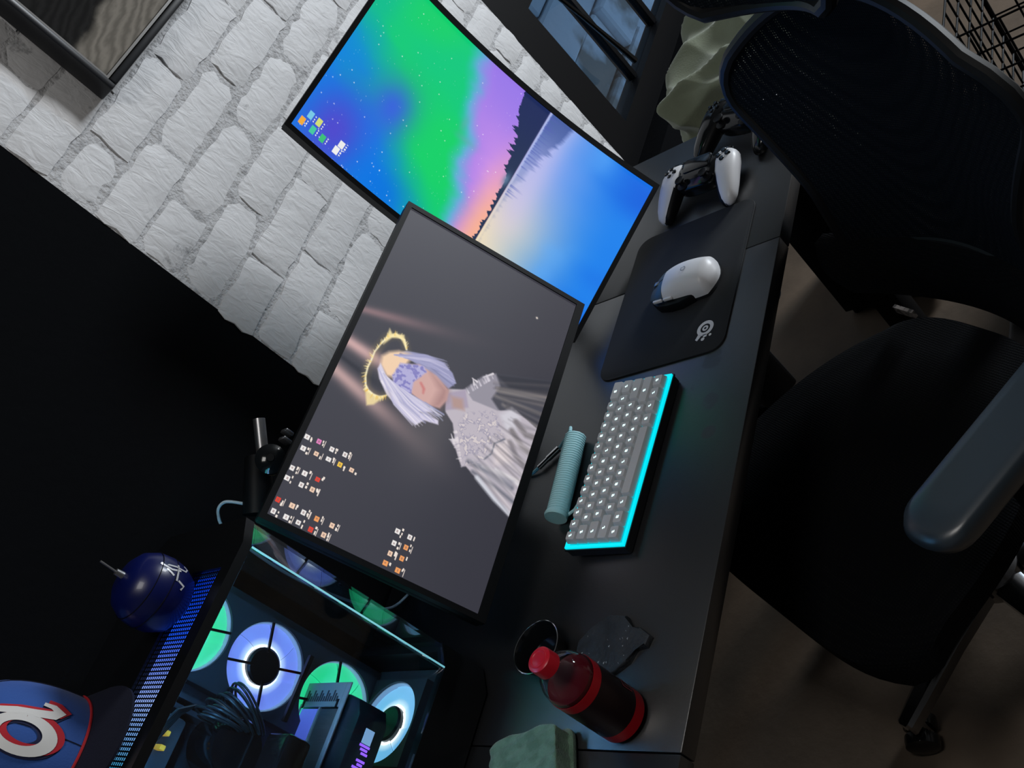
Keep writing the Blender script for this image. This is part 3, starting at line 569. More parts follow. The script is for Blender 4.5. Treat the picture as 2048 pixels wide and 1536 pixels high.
pcp('vent_light', box(B(), (.055, 1.034, .3985), (.351, 1.104, .3995)), glow_grad('vent_led', [(0, (.0, .03, .06)), (.25, (.02, .24, .42)), (.5, (.30, .45, 1.0)), (.75, (.01, .10, 1.0)), (1, (.0, .03, .5))], 'X', .055, .345, 1.3))
pcp('fill_strip', box(B(), (.0, 1.022, .3945), (.375, 1.027, .3965)), emis('case_fill_blue', (.16, .52, 1.0), 90)); pcp('fill_strip', box(B(), (.405, 1.05, .3945), (.409, 1.20, .3965)), emis('case_fill_green', (.08, .7, .75), 30))  # unseen glowing strips added under the top to brighten the case inside
# fans
def fan_mat(name, inner, mid, outer, s, shift=None):
    m = bpy.data.materials.new(name); m.use_nodes = True; nt = m.node_tree; b = nt.nodes['Principled BSDF']; N = nt.nodes.new; L = nt.links.new
    tc = N('ShaderNodeTexCoord'); ln = N('ShaderNodeVectorMath'); ln.operation = 'LENGTH'; L(tc.outputs['Object'], ln.inputs[0])
    rp = N('ShaderNodeValToRGB'); mr = N('ShaderNodeMapRange'); mr.inputs[1].default_value = .024; mr.inputs[2].default_value = .056; L(ln.outputs['Value'], mr.inputs[0]); L(mr.outputs[0], rp.inputs[0])
    els = rp.color_ramp.elements; els.new(.5); els.new(.3)
    for e_, (p, c) in zip(els, ((0, inner), (.16, mid), (.42, outer), (1, tuple(x*.9 for x in outer)))): e_.position = p; e_.color = (*c, 1)
    b.inputs['Base Color'].default_value = (.5, .5, .55, 1); L(rp.outputs[0], b.inputs['Emission Color']); b.inputs['Emission Strength'].default_value = s; b.inputs['Roughness'].default_value = .4
    return m
FM = dict(blue=fan_mat('fan_blue', (3.2, 3.4, 3.6), (.62, .80, 1.15), s2l((116, 138, 248)), 1.0), green=fan_mat('fan_green', (.5, 1.6, .9), (.06, .92, .34), s2l((22, 236, 110)), .95),
          teal=fan_mat('fan_teal', (.5, 1.6, 1.2), (.04, .9, .42), s2l((24, 238, 150)), .95), ice=fan_mat('fan_ice', (3.6, 3.7, 3.6), (.8, 1.05, 1.15), s2l((120, 196, 244)), 1.0))
M_['rim'] = mat('fan_ring', (.25, .3, .4), .3, emit=(.3, .5, .8), es=.5)
def blade_mesh(m, n):
    bm = B(); a0, a1 = 0, 2*PI/n*.998; ns, nr = 6, 5; g = []
    for s_ in range(2):
        for i in range(nr+1):
            r_ = .0245+(.0545-.0245)*i/nr
            for j in range(ns+1):
                a = a0+(a1-a0)*j/ns+.25*(i/nr); g.append(bm.verts.new((r_*math.cos(a), r_*math.sin(a), -.002+.0018*j/ns-(.0008 if s_ else 0))))
    k = (nr+1)*(ns+1)
    for i in range(nr):
        for j in range(ns):
            q_ = [i*(ns+1)+j, i*(ns+1)+j+1, (i+1)*(ns+1)+j+1, (i+1)*(ns+1)+j]; bm.faces.new([g[t] for t in q_]); bm.faces.new([g[t+k] for t in q_[::-1]])
    return mesh('blade', bm, m)
hub_me = mesh('hub', lathe(B(), [(.001, .0065), (.0215, .0065), (.0245, .004), (.0245, -.01)], 28), M_['case'])
bm = B()
n_ = 64; an = [2*PI*k/n_ for k in range(n_)]; ci = [(.0565*math.cos(a), .0565*math.sin(a)) for a in an]; sq = [(.0595*math.cos(a)/max(abs(math.cos(a)), abs(math.sin(a))), .0595*math.sin(a)/max(abs(math.cos(a)), abs(math.sin(a)))) for a in an]
v = [[bm.verts.new((x, y, z)) for x, y in pl] for pl, z in ((sq, -.012), (sq, .010), (ci, .010), (ci, -.012))]
for a, b_ in ((0, 1), (1, 2), (2, 3), (3, 0)):
    for k in range(n_): bm.faces.new((v[a][k], v[a][(k+1) % n_], v[b_][(k+1) % n_], v[b_][k]))
fan_me = mesh('fan', bm, M_['inner'])
ring_me = mesh('light_ring', ring2(B(), 0, 0, .0563, .0548, -.006, .006, 48), M_['rim'])
spoke_me = mesh('spoke', box(B(), (.018, -.0016, .0066), (.0575, .0016, .0095)), M_['case'])
BLD = {k: blade_mesh(m, 7) for k, m in FM.items()}
def fan(kind, M, spokes, a0):
    f = inst('fan', fan_me, pc, Mc @ M); hb = inst('hub', hub_me, f); inst('light_ring', ring_me, f)
    for k in range(7): inst('blade', BLD[kind], f, RZ(2*PI*k/7))
    for k in range(spokes): inst('spoke', spoke_me, f, RZ(a0+2*PI*k/spokes))
    return f
FX = RX(R(90))                                   # fan axis towards -Y
fan('blue', T(.3235, 1.197, .2265) @ FX, 4, R(15)); fan('green', T(.3235, 1.197, .3455) @ FX, 4, R(15)); fan('teal', T(.3235, 1.197, .1075) @ FX, 4, R(15))
fan('ice', T(.3215, 1.134, .046), 0, 0); fan('blue', T(.196, 1.134, .046), 0, 0)
# graphics card lying across the case
M_['plate'] = mat('card_metal', (.42, .47, .47), .42, .25); gz = .147
bm = B(); outl = [(.02, 1.066), (.295, 1.066), (.315, 1.078), (.322, 1.105), (.322, 1.205), (.02, 1.205)]
prism(bm, outl, .098, gz-.003, bev=.003); gpu = pcp('graphics_card', bm, mat('card_shroud', (.016, .022, .032), .3))
bm = B()                                          # back plate: a frame with two long windows, fan light in one put in as emission
for lo, hi in (((.02, 1.100), (.335, 1.109)), ((.02, 1.197), (.335, 1.206)), ((.302, 1.109), (.335, 1.197)), ((.02, 1.109), (.05, 1.197))): box(bm, (*lo, gz), (*hi, gz+.0025), .0006, 1)
for lo, hi in (((.05, 1.150), (.302, 1.154)),): box(bm, (*lo, gz), (*hi, gz+.002))
obj('back_plate', bm, M_['plate'], gpu)
obj('heat_fins', box(B(), (.05, 1.111, gz-.0025), (.300, 1.149, gz+.0005)), mat('card_fins', (.12, .15, .14), .4, .7, bump=(220, .6, .002, (1, .02, 1))), gpu)
obj('duct_glow', box(B(), (.05, 1.156, gz-.0025), (.300, 1.195, gz+.0002)), glow_grad('duct_fan_glow', [(0, (.004, .006, .012)), (.45, (.012, .02, .06)), (.8, (.06, .10, .55)), (1, (.08, .14, .75))], 'X', .1, .30, 1.0), gpu)  # fan light inside the duct imitated by a glowing gradient
bm = B()
for k in range(15): box(bm, (.309+.0*k, 1.118+k*.005, gz+.0026), (.316+(k % 3)*.004, 1.1205+k*.005, gz+.0031))
obj('engraving', bm, M_['inner'], gpu)
for xx, yy in ((.30, 1.113), (.30, 1.190)): obj('slot', box(B(), (xx, yy, gz+.0024), (xx+.012, yy+.004, gz+.0032)), M_['matte'], gpu)
bm = B()
for k in range(20):
    if k % 4 != 3: box(bm, (.262-.0045*k, 1.0648, .112+.002*(k % 2)), (.2648-.0045*k, 1.0659, .128-.003*((k*7) % 3)))
obj('side_lettering', bm, mat('violet_led', (.1, .05, .2), .4, emit=(.28, .10, .95), es=1.6), gpu)
obj('side_strip', box(B(), (.266, 1.0648, .113), (.284, 1.0659, .127)), mat('pale_led', (.2, .3, .4), .4, emit=(.25, .45, .75), es=.9), gpu)
# motherboard, cooler, cables
M_['pcb'] = mat('board_dark', (.02, .03, .036), .5, bump=(300, .5, .002))
mb = pcp('motherboard', box(B(), (.0, 1.205, .10), (.255, 1.2115, .39)), M_['pcb'])
bm = B(); box(bm, (.10, 1.15, .31), (.215, 1.204, .345), .005); box(bm, (.06, 1.155, .27), (.09, 1.204, .385), .005); obj('heat_sink', bm, mat('heatsink_grey', (.16, .20, .23), .35, .7), mb)
obj('memory_module', box(B(), (.225, 1.165, .255), (.231, 1.204, .385)), M_['inner'], mb); obj('memory_module', box(B(), (.238, 1.165, .255), (.244, 1.204, .385)), M_['inner'], mb)
for k, (xx, zz_) in enumerate(((.188, .332), (.172, .330))): obj('power_plug', box(B(), (xx, 1.132, zz_), (xx+.006, 1.148, zz_+.007), .001), mat('yellow_plug', (.75, .45, .05), .4, emit=(.9, .5, .05), es=.35), mb)
M_['wire'] = mat('black_cable', (.02, .028, .03), .35)
cool = pcp('cooler', lathe(B(), [(.001, 0), (.034, 0), (.036, .004), (.036, .055), (.033, .06), (.001, .06)], 32, T(.205, 1.145, .255) @ RX(R(90)) @ T(0, 0, -.03)), M_['gloss'])
bm = B(); rr = random.Random(4)
for k in range(14):
    c = Vector((.222+k*.0022, 1.125+rr.uniform(-.012, .012), .288-k*.0030)); ra = .030+rr.uniform(-.003, .004); tl = rr.uniform(-.25, .25)
    tube(bm, [c+Vector((math.sin(tl)*ra*math.sin(t)*.3+.002*k*math.sin(t), ra*math.cos(t)*.75, ra*math.sin(t))) for t in np.linspace(-.6, 3.9, 22)], .0016, 6)
obj('cable_loops', bm, M_['wire'], cool)
bm = B()
for k in range(6): tube(bm, [(.10+.004*k, 1.15, .36), (.16, 1.11+.004*k, .372-.004*k), (.215, 1.115+.004*k, .345-.003*k), (.235, 1.15, .31)], .0016, 6)
o = obj('cable_bundle', bm, M_['wire'], cool)
pcp('radiator_arm', box(B(), (.27, 1.17, .175), (.36, 1.176, .181)), M_['case'])
bm = B(); box(bm, (.14, 1.05, .20), (.235, 1.10, .235), .006); pcp('cable_shroud', bm, M_['gloss'])
pcp('light_bar', box(B(), (.2660, 1.196, .158), (.270, 1.1975, .245)), mat('cyan_bar', (.1, .3, .3), .4, emit=(.05, .75, .85), es=1.0))
# ================================================================ ON TOP OF THE TOWER
tz = D+PZ
orn = thing('ornament', 'round dark blue ornament with a white script letter on the tower', 'ornament', (.306, 1.085, tz+.0003), R(30)); orn.scale = (1.1, 1.1, 1.08)
M_['navyball'] = mat('blue_gloss', (.0015, .005, .07), .34, coat=.15); OR, OH = .039, .07
prof = [(.001, 0), (.020, .0005), (.030, .006), (.0372, .020), (.039, .034), (.0372, .049), (.030, .062), (.020, .0685), (.006, .0705), (.001, .0706)]
obj('ball', lathe(B(), prof, 40), M_['navyball'], orn, sharp=1.5)
bm = B(); cyl(bm, (0, 0, .070), (0, 0, .079), .0040, .0034, 12); tube(bm, [(0, 0, .079), (.001, -.001, .098)], .0011, 8); obj('stem', bm, M_['steel'], orn)
for zz_, rr_ in ((.050, .0372), (.034, .0392)): obj('seam', tube(B(), [(rr_*math.cos(t), rr_*math.sin(t), zz_) for t in np.linspace(0, 2*PI, 40)[:-1]], .0004, 5, closed=True), M_['black'], orn)
def ball_map(s, t, lift):
    a = -PI/2+s/OR; z = .036+t; r_ = np.interp(z, [p[1] for p in prof], [p[0] for p in prof])+.0004+lift; return Vector((r_*math.cos(a), r_*math.sin(a), z))
bm = B()
for path in ([(-.016, -.012), (-.011, -.014), (-.004, .004), (.004, .016)], [(.004, .016), (.006, .0), (.008, -.012), (.013, -.014), (.016, -.010)], [(-.010, -.004), (0, -.003), (.010, -.002)], [(.002, .014), (.0, .004), (.004, -.006)]): ribbon(bm, path, .0022, ball_map, .0003)
obj('letter', bm, mat('silver_print', (.75, .75, .78), .3, .3), orn)
# baseball cap
cap = thing('baseball_cap', 'royal blue baseball cap with a white and red letter on the tower', 'cap', (.115, 1.205, tz+.004), R(16))
M_['capblue'] = mat('cap_blue_cloth', (.024, .085, .33), .85, bump=(500, .3, .001), sheen=.1); M_['capnavy'] = mat('cap_navy_cloth', (.0015, .003, .016), .9, bump=(500, .3, .001))
CA, CB, CHh = .080, .092, .115
def cap_map(s, t, lift):                                   # s along the front, t up
    a = -PI/2+s/.085; el = min(max(t/CHh, 0), .98)*PI/2*1.0; k = math.cos(el)**.55; p = Vector((CA*k*math.cos(a), CB*k*math.sin(a), .006+CHh*math.sin(el)))
    n = Vector((p.x/CA**2, p.y/CB**2, p.z/CHh**2*.6)).normalized(); return p+n*lift
bm = B(); rings = [[cap_map(s*.085, t, 0) for s in np.linspace(0, 2*PI, 49)[:-1]] for t in np.linspace(0, CHh*.985, 16)]; loft(bm, rings); obj('crown', bm, M_['capblue'], cap, sharp=1.5)
for k in range(6): obj('crown_seam', tube(B(), [cap_map((k*PI/3)*.085+PI/6*0, t, .0004) for t in np.linspace(0, CHh*.98, 14)], .0006, 5), M_['capnavy'], cap)
obj('crown_button', lathe(B(), [(.001, .008), (.006, .006), (.008, .002), (.008, -.001)], 16, T(0, 0, CHh+.006)), M_['capblue'], cap)
def bill(u, v_, dz):                                       # u -1..1 across, v 0..1 outwards
    a = -PI/2+u*1.12; r0 = Vector((CA*1.0*math.cos(a), CB*math.sin(a), 0)); out = .078*math.sqrt(max(0, 1-abs(u)**2.6)); return Vector((r0.x*(1+.10*v_), r0.y-out*v_, .009-.012*u*u*v_*.5-.002*v_+dz))
bm = B(); g = [[bm.verts.new(bill(u, v_, dz)) for u in np.linspace(-.995, .995, 29)] for dz in (0, -.003) for v_ in np.linspace(0, 1, 8)]
for s_ in (0, 8):
    for i in range(7):
        for j in range(28): f_ = (g[s_+i][j], g[s_+i][j+1], g[s_+i+1][j+1], g[s_+i+1][j]); bm.faces.new(f_ if s_ else f_[::-1])
for j in range(28): bm.faces.new((g[7][j], g[7][j+1], g[15][j+1], g[15][j]))
obj('brim', bm, M_['capnavy'], cap, sharp=1.0)
obj('brim_piping', tube(B(), [bill(u, 0, .0015)+Vector((0, -.002, 0)) for u in np.linspace(-1, 1, 30)], .0016, 6), mat('red_piping', (.42, .012, .02), .7), cap)
bo = [(-.004+.019*math.cos(t)-.006, .046+.021*math.sin(t)*1.0) for t in np.linspace(0, 2*PI, 40)]
stem_ = [(.010, .082), (.0135, .070), (.0155, .055), (.017, .040), (.020, .029), (.026, .025), (.031, .030), (.032, .037)]
lw = .0105
bm = B(); ribbon(bm, bo, lw+.006, cap_map, .0010); ribbon(bm, [(stem_[0][0]-.003, stem_[0][1]+.003)]+stem_, [.012]+[lw+.005]*7+[.008], cap_map, .0011); obj('letter_outline', bm, mat('logo_navy', (.006, .010, .05), .8), cap)
bm = B(); ribbon(bm, [(x+.004, y-.004) for x, y in bo], lw+.001, cap_map, .0016); ribbon(bm, [(x+.004, y-.003) for x, y in stem_], lw, cap_map, .0017); obj('letter_shadow', bm, mat('logo_red', (.45, .012, .025), .8), cap)
bm = B(); ribbon(bm, bo, lw, cap_map, .0024); ribbon(bm, stem_, [.010, .0095, .0095, .0095, .010, .009, .007, .005], cap_map, .0025); obj('letter', bm, mat('logo_white', (.66, .65, .63), .8), cap)

# ================================================================ ARM BEHIND THE MONITOR
arm = thing('jointed_arm', 'black jointed arm with silver tubes and round pivot behind landscape monitor', 'arm', (.60, 1.262, D))
Ma = T(-.60, -1.262, 0)
def ap(name, bm, m): return obj(name, bm, m, arm, Ma)
ap('clamp', box(B(), (.575, 1.24, 0), (.625, 1.285, .05), .004), M_['metal']); ap('post', cyl(B(), (.60, 1.262, .05), (.585, 1.225, .335), .010), M_['metal'])
ap('upper_tube', cyl(B(), (.575, 1.205, .355), (.618, 1.205, .385), .0085), M_['steel']); ap('lower_tube', cyl(B(), (.555, 1.205, .345), (.51, 1.205, .318), .013), M_['steel'])
hd = ap('camera_head', tube(B(), [(.50, 1.205, .322), (.535, 1.205, .342), (.57, 1.21, .358)], [.022, .020, .018], 18), M_['black'])
Mk = T(.566, 1.182, .352) @ Vector((-.30, -1.1, .62)).to_track_quat('Z', 'Y').to_matrix().to_4x4()
ap('pivot_disc', lathe(B(), [(.001, .010), (.010, .010), (.017, .006), (.021, .004), (.021, -.010)], 32, Mk), M_['gloss']); ap('accent_ring', lathe(B(), [(.0213, -.004), (.0213, -.0065), (.020, -.0065), (.020, -.004)], 32, Mk, cap=False), mat('orange_ring', (.6, .14, .06), .4))
ap('pivot_cap', lathe(B(), [(.001, .0125), (.005, .0125), (.006, .010)], 20, Mk), M_['black'])
bm = B(); box(bm, (.602, 1.18, .335), (.608, 1.196, .35), .002); box(bm, (.614, 1.18, .338), (.620, 1.196, .352), .002); ap('clip', bm, M_['steel'])
ap('cable', tube(B(), smooth([(.505, 1.215, .345), (.50, 1.235, .362), (.485, 1.245, .358), (.472, 1.25, .325), (.470, 1.255, .2), (.50, 1.258, .05), (.55, 1.262, .006)]), .0022, 8), mat('pale_cable', (.42, .52, .60), .4))

# ================================================================ KEYBOARD
kb = thing('keyboard', 'compact grey keyboard with cyan glow under its keys', 'keyboard', (.713, .862, D), R(-2)); U = .01805
Mt = T(0, 0, .0168) @ RX(R(4.5))
M_['kcase'] = mat('keyboard_case', (.014, .015, .018), .4); M_['cap'] = mat('keycap_grey', (.66, .665, .68), .42); M_['capd'] = mat('keycap_dark', (.10, .105, .12), .42)
bm = B(); prism(bm, rrect(-7.5*U-.006, -2.5*U-.006, 7.5*U+.006, 2.5*U+.006, .004), -.011, .0015, bev=.001); obj('case', bm, M_['kcase'], kb, Mt)
cy = (.0, .62, .72); M_['kglow'] = mat('cyan_led', (.0, .3, .35), .4, emit=cy, es=1.25)
bm = B(); x1_, y1_ = 7.5*U+.0042, 2.5*U+.0042
for lo, hi in (((-x1_, -y1_, .0016), (x1_, -y1_+.004, .0075)), ((-x1_, y1_-.004, .0016), (x1_, y1_, .0075)), ((-x1_, -y1_+.004, .0016), (-x1_+.004, y1_-.004, .0075)), ((x1_-.004, -y1_+.004, .0016), (x1_, y1_-.004, .0075))): box(bm, lo, hi)
obj('light_strip', bm, M_['kglow'], kb, Mt); bm = B(); x2_, y2_ = x1_+.0018, y1_+.0018
for lo, hi in (((-x2_, -y2_, .0012), (x2_, -y1_-.0002, .0042)), ((-x2_, y1_+.0002, .0012), (x2_, y2_, .0042)), ((-x2_, -y1_, .0012), (-x1_-.0002, y1_, .0042)), ((x1_+.0002, -y1_, .0012), (x2_, y1_, .0042))): box(bm, lo, hi)
obj('case_lip', bm, M_['kcase'], kb, Mt)
obj('plate', box(B(), (-x1_+.004, -y1_+.004, .0016), (x1_-.004, y1_-.004, .003)), mat('cyan_plate', (.03, .2, .24), .4, emit=cy, es=.7), kb, Mt)
M_['legend'] = mat('key_legend', (.6, .8, .8), .4, emit=(.62, .95, .95), es=1.6)
obj('foot', box(B(), (-.12, .03, -.0178), (-.09, .042, -.0112)), M_['kcase'], kb, Mt); obj('foot', box(B(), (.09, .03, -.0178), (.12, .042, -.0112)), M_['kcase'], kb, Mt)
rows = [[1]*13+[2], [1.5]+[1]*12+[1.5], [1.75]+[1]*11+[2.25], [2.25]+[1]*10+[2.75], [1.25]*3+[6.25]+[1.25]*4]
kcache = {}; rr = random.Random(2)
def key_mesh(wu):
    bm = B(); w_ = wu*U/2-.0006; h_ = U/2-.0006; rings = []
    for z, ins in ((.0078, 0), (.0095, 0), (.0155, .0018), (.0168, .0024)): rings.append([Vector((*p, z)) for p in rrect(-w_+ins, -h_+ins*.9, w_-ins, h_-ins*.6, .0018, 2)])
    loft(bm, rings); return mesh('key', bm, M_['cap'], .5)
def legend_mesh(k):
    bm = B(); r3 = random.Random(k)
    box(bm, (-.0021, .0006, .0168), (.0021-r3.uniform(0, .002), .0018, .0171)); box(bm, (-.0020+r3.uniform(0, .002), -.0014, .0168), (-.0006+r3.uniform(0, .002), .0022, .0171)); box(bm, (-.0010, -.0016, .0168), (.0020, -.0006, .0171))
    return mesh('legend', bm, M_['legend'])
LG = [legend_mesh(k) for k in range(6)]
for r_, rw in enumerate(rows):
    x = -7.5*U; y = (2-r_)*U
    for wu in rw:
        me = kcache.setdefault(wu, None) or key_mesh(wu); kcache[wu] = me
        k_ = inst('key', me, kb, Mt @ T(x+wu*U/2, y, .0012-.0003*r_) @ RX(R((r_-2)*-1.5)))
        if wu < 6: inst('legend', LG[rr.randrange(6)], k_, T(-.000 if wu < 1.6 else -.002, .0008, 0))
        x += wu*U
# coiled cable
cb = thing('coiled_cable', 'pale cyan coiled keyboard cable lying behind the keyboard', 'cable', (.712, .968, D), R(4.2))
M_['coil'] = mat('cyan_braid', (.50, .84, .90), .55, bump=(900, .3, .0006)); L_ = .138; cr = .0142; pr = .0026; turns = 34
bm = B(); tube(bm, [(-L_/2+L_*t, cr*math.cos(2*PI*turns*t), cr+pr+cr*math.sin(2*PI*turns*t)) for t in np.linspace(0, 1, turns*12)], pr, 6); obj('coil', bm, M_['coil'], cb)
bm = B(); lathe(bm, [(.004, -.0035), (.0165, -.0035), (.0175, 0), (.0165, .0035), (.004, .0035)], 28, T(-L_/2-.004, 0, .0178) @ RY(R(90))); obj('end_collar', bm, M_['coil'], cb)
obj('lead', tube(B(), smooth([(L_/2, .0, .0300), (L_/2+.012, .006, .026), (L_/2+.010, .022, .014), (L_/2-.004, .040, .008)]), .0026, 8), M_['coil'], cb)
bm = B(); cyl(bm, (L_/2-.004, .040, .008), (L_/2-.018, .060, .0075), .0052, .0052, 14); cyl(bm, (L_/2-.018, .060, .0075), (L_/2-.030, .076, .007), .0042, .0042, 14); obj('connector', bm, M_['chrome'], cb)
obj('tail', tube(B(), [(L_/2-.030, .076, .007), (L_/2-.034, .086, .005), (L_/2-.036, .098, .0032)], .0026, 8), M_['coil'], cb)
obj('keyboard_lead', tube(B(), [(-L_/2-.002, -.008, .008), (-L_/2+.008, -.022, .006), (-L_/2+.03, -.038, .008), (-L_/2+.05, -.0465, .0105)], .0026, 8), M_['coil'], cb)

# ================================================================ MOUSE MAT AND MOUSE
pad = thing('mouse_mat', 'black cloth mouse mat with a white round eye emblem', 'mouse mat', (1.05, .8575, D), R(-.6))
hx, hy = .157, .118
obj('mat_sheet', prism(B(), rrect(-hx, -hy, hx, hy, .024), .0003, .0026, bev=.0007), mat('mat_cloth', (.010, .011, .013), .8, bump=(1500, .3, .0004)), pad)
M_['ink'] = mat('white_ink', (.66, .66, .68), .7); bm = B(); ex, ey, ez = -.108, -.078, .0028
Me = T(ex, ey, 0) @ RZ(R(8))
ring2(bm, 0, 0, .0145, .0085, .0027, ez, 36, Me); ring2(bm, 0, 0, .0052, .0022, .0027, ez, 24, Me)
prism(bm, [(-.013, .006), (-.0085, .012), (-.017, .0165), (-.0205, .013)], .0027, ez, Me); prism(bm, circ(-.021, .003, .0032, 14), .0027, ez, Me); prism(bm, [(-.0135, -.004), (-.012, .004), (-.0185, .0015), (-.018, -.0035)], .0027, ez, Me); prism(bm, circ(-.0175, -.0095, .0024, 14), .0027, ez, Me)
obj('emblem', bm, M_['ink'], pad)
ms = thing('mouse', 'white gaming mouse with dark front buttons on the mouse mat', 'mouse', (1.043, .834, D+.0028), R(-4))
def msec(t, lo=0., grow=0.):                               # t: 0 tail .. 1 nose
    y = -.064+.129*t; hw = .0335*(1-abs((t-.42)/.60)**3.2*.55)*min(1, (t/.10)**.55 if t < .10 else 1)*(1-.18*max(0, (t-.8)/.2)); hz = .0405*math.sin(PI*min(1, .10+.80*t**.80))**.75*(1 if t > .08 else .55+.45*t/.08)
    hz = .040*(1-((t-.36)/.74)**2)**.9 if t < .999 else .010
    hz *= min(1, .45+t*5.5); wl_ = hw+.002; wr_ = hw; pts = []
    for k in range(21):
        a = PI*k/20; c, s = math.cos(a), math.sin(a); x = (wr_ if c > 0 else wl_)*math.copysign(abs(c)**.75, c)-(.006*(1-s) if c < 0 else 0)*0; z = lo+(hz-lo)*abs(s)**.8; pts.append(Vector((x*(1+grow), y, z)))
    return pts
bm = B(); loft(bm, [msec(t, .006) for t in np.r_[.002, .02, .05, np.linspace(.10, .70, 14)]]); obj('shell', bm, M_['white'], ms, sharp=1.2)
M_['btn'] = mat('mouse_button', (.05, .085, .11), .35)
for sgn in (-1, 1):
    bm = B(); rings = []
    for t in np.r_[np.linspace(.702, .96, 10), .985, .999]:
        full_ = msec(t, .009); sel = full_[:11] if sgn > 0 else full_[10:]; sel = [Vector((sgn*max(sgn*p.x, .0012), p.y, p.z)) for p in sel]; base = [Vector((p.x, p.y, .006)) for p in (sel[0], sel[-1])]
        rings.append(sel+[base[1], base[0]])
    loft(bm, rings); obj('button', bm, M_['btn'], ms, sharp=1.0)
obj('wheel', lathe(B(), [(.001, -.0035), (.0085, -.0035), (.0095, -.002), (.0095, .002), (.0085, .0035), (.001, .0035)], 24, T(0, .043, .0185) @ RY(R(90))), M_['steel'], ms)
bm = B(); loft(bm, [[Vector((p.x*1.0, p.y, max(min(p.z, .0065), .0005))) for p in msec(t, .0005)]+[] for t in np.linspace(.03, .985, 18)]); obj('under_body', bm, M_['matte'], ms)
bm = B(); prism(bm, [(-.030, -.035), (-.037, -.026), (-.0445, -.005), (-.045, .018), (-.040, .040), (-.030, .052), (-.028, .0)], .0008, .016, bev=.004); obj('thumb_rest', bm, M_['black'], ms)
for yy in (.006, .026): obj('side_button', box(B(), (-.0375, yy, .018), (-.033, yy+.017, .0235), .0015), M_['white'], ms)
bm = B(); f_ = lambda s, t, l: Vector((s, -.018+t, .0405+l)); ribbon(bm, [(.004*math.cos(a), .004*math.sin(a)) for a in np.linspace(.6, 5.6, 18)]+[(.0038, -.0002), (.001, -.0002)], .0014, f_, .0005); obj('mark', bm, mat('grey_print', (.25, .26, .28), .5), ms)

# ================================================================ GAME CONTROLLERS
def controller(name, label, loc, rz, shellm, tilt, roll=0):
    g = thing(name, label, 'controller', loc, rz, None); Mx = T(0, 0, .0) @ RX(tilt) @ RY(roll); gl = M_['gloss']; dk = M_['black']
    def sec(c, rx, rz_, n=18, p=.8): return [Vector((c[0]+rx*math.copysign(abs(math.cos(2*PI*k/n))**p, math.cos(2*PI*k/n)), c[1], c[2]+rz_*math.copysign(abs(math.sin(2*PI*k/n))**p, math.sin(2*PI*k/n)))) for k in range(n)]
    bm = B(); loft(bm, [sec((0, y, z), hx_, hz_, 24, .55) for y, z, hx_, hz_ in ((-.026, .026, .026, .010), (-.022, .027, .038, .014), (-.005, .030, .047, .0165), (.018, .032, .050, .0165), (.034, .032, .048, .014), (.040, .031, .040, .009))]); obj('body', bm, gl, g, Mx, 1.2)
    for s_ in (-1, 1):
        path = [(.052, .040, .031, .014, .010), (.057, .030, .032, .021, .0165), (.060, .012, .032, .0235, .0185), (.0625, -.010, .030, .0225, .0185), (.066, -.032, .026, .0200, .0170), (.069, -.052, .022, .0165, .0145), (.0705, -.066, .019, .0120, .0110), (.0705, -.073, .0175, .005, .005)]
        bm = B(); loft(bm, [[Vector((s_*(x)+(v_.x), v_.y, v_.z)) for v_ in sec((0, y, z), rx, rz_)] for x, y, z, rx, rz_ in path]); gp = obj('grip', bm, shellm, g, Mx, 1.2)
        bm = B(); loft(bm, [[Vector((s_*(x-.005)+(v_.x), v_.y, v_.z-.001)) for v_ in sec((0, y, z), rx*.88, rz_*.92)] for x, y, z, rx, rz_ in path[2:]]); obj('grip_lining', bm, dk, gp, None, 1.2)
        obj('trigger', box(B(), (s_*.040, .030, .014), (s_*.066, .047, .030), .005), gl, g, Mx); obj('bumper', box(B(), (s_*.040, .034, .033), (s_*.066, .0455, .041), .003), gl, g, Mx)
        bm = B(); Ms = T(s_*.026, -.014, .042); lathe(bm, [(.001, -.004), (.0125, -.004), (.013, 0), (.006, .002), (.0045, .008), (.0085, .0095), (.0095, .0125), (.0085, .0135), (.006, .0125), (.001, .012)], 24, Ms); obj('thumb_stick', bm, dk, g, Mx)
        if s_ > 0:
            for bx_, by_ in ((0, .0095), (0, -.0095), (.0095, 0), (-.0095, 0)): obj('face_button', lathe(B(), [(.0052, -.004), (.0052, .0015), (.0045, .0024), (.001, .0026)], 16, T(.059+bx_, .018+by_, .0494)), gl, g, Mx)
        else:
            for bx_, by_ in ((0, .0085), (0, -.0085), (.0085, 0), (-.0085, 0)): obj('direction_button', box(B(), (-.059+bx_-.0036, .018+by_-.0036, .047), (-.059+bx_+.0036, .018+by_+.0036, .0518), .0012), gl, g, Mx)
    obj('touch_pad', prism(B(), rrect(-.030, .006, .030, .036, .005), .0470, .0492, bev=.0008), gl, g, Mx)
    return g
controller('game_controller', 'white game controller with black glossy centre on the black desk', (1.281, .845, D), R(-97), M_['white'], R(6)).scale = (.94, .94, .94)
controller('game_controller', 'all black game controller beside the white one', (1.400, .785, D), R(-112), M_['gloss'], R(6))

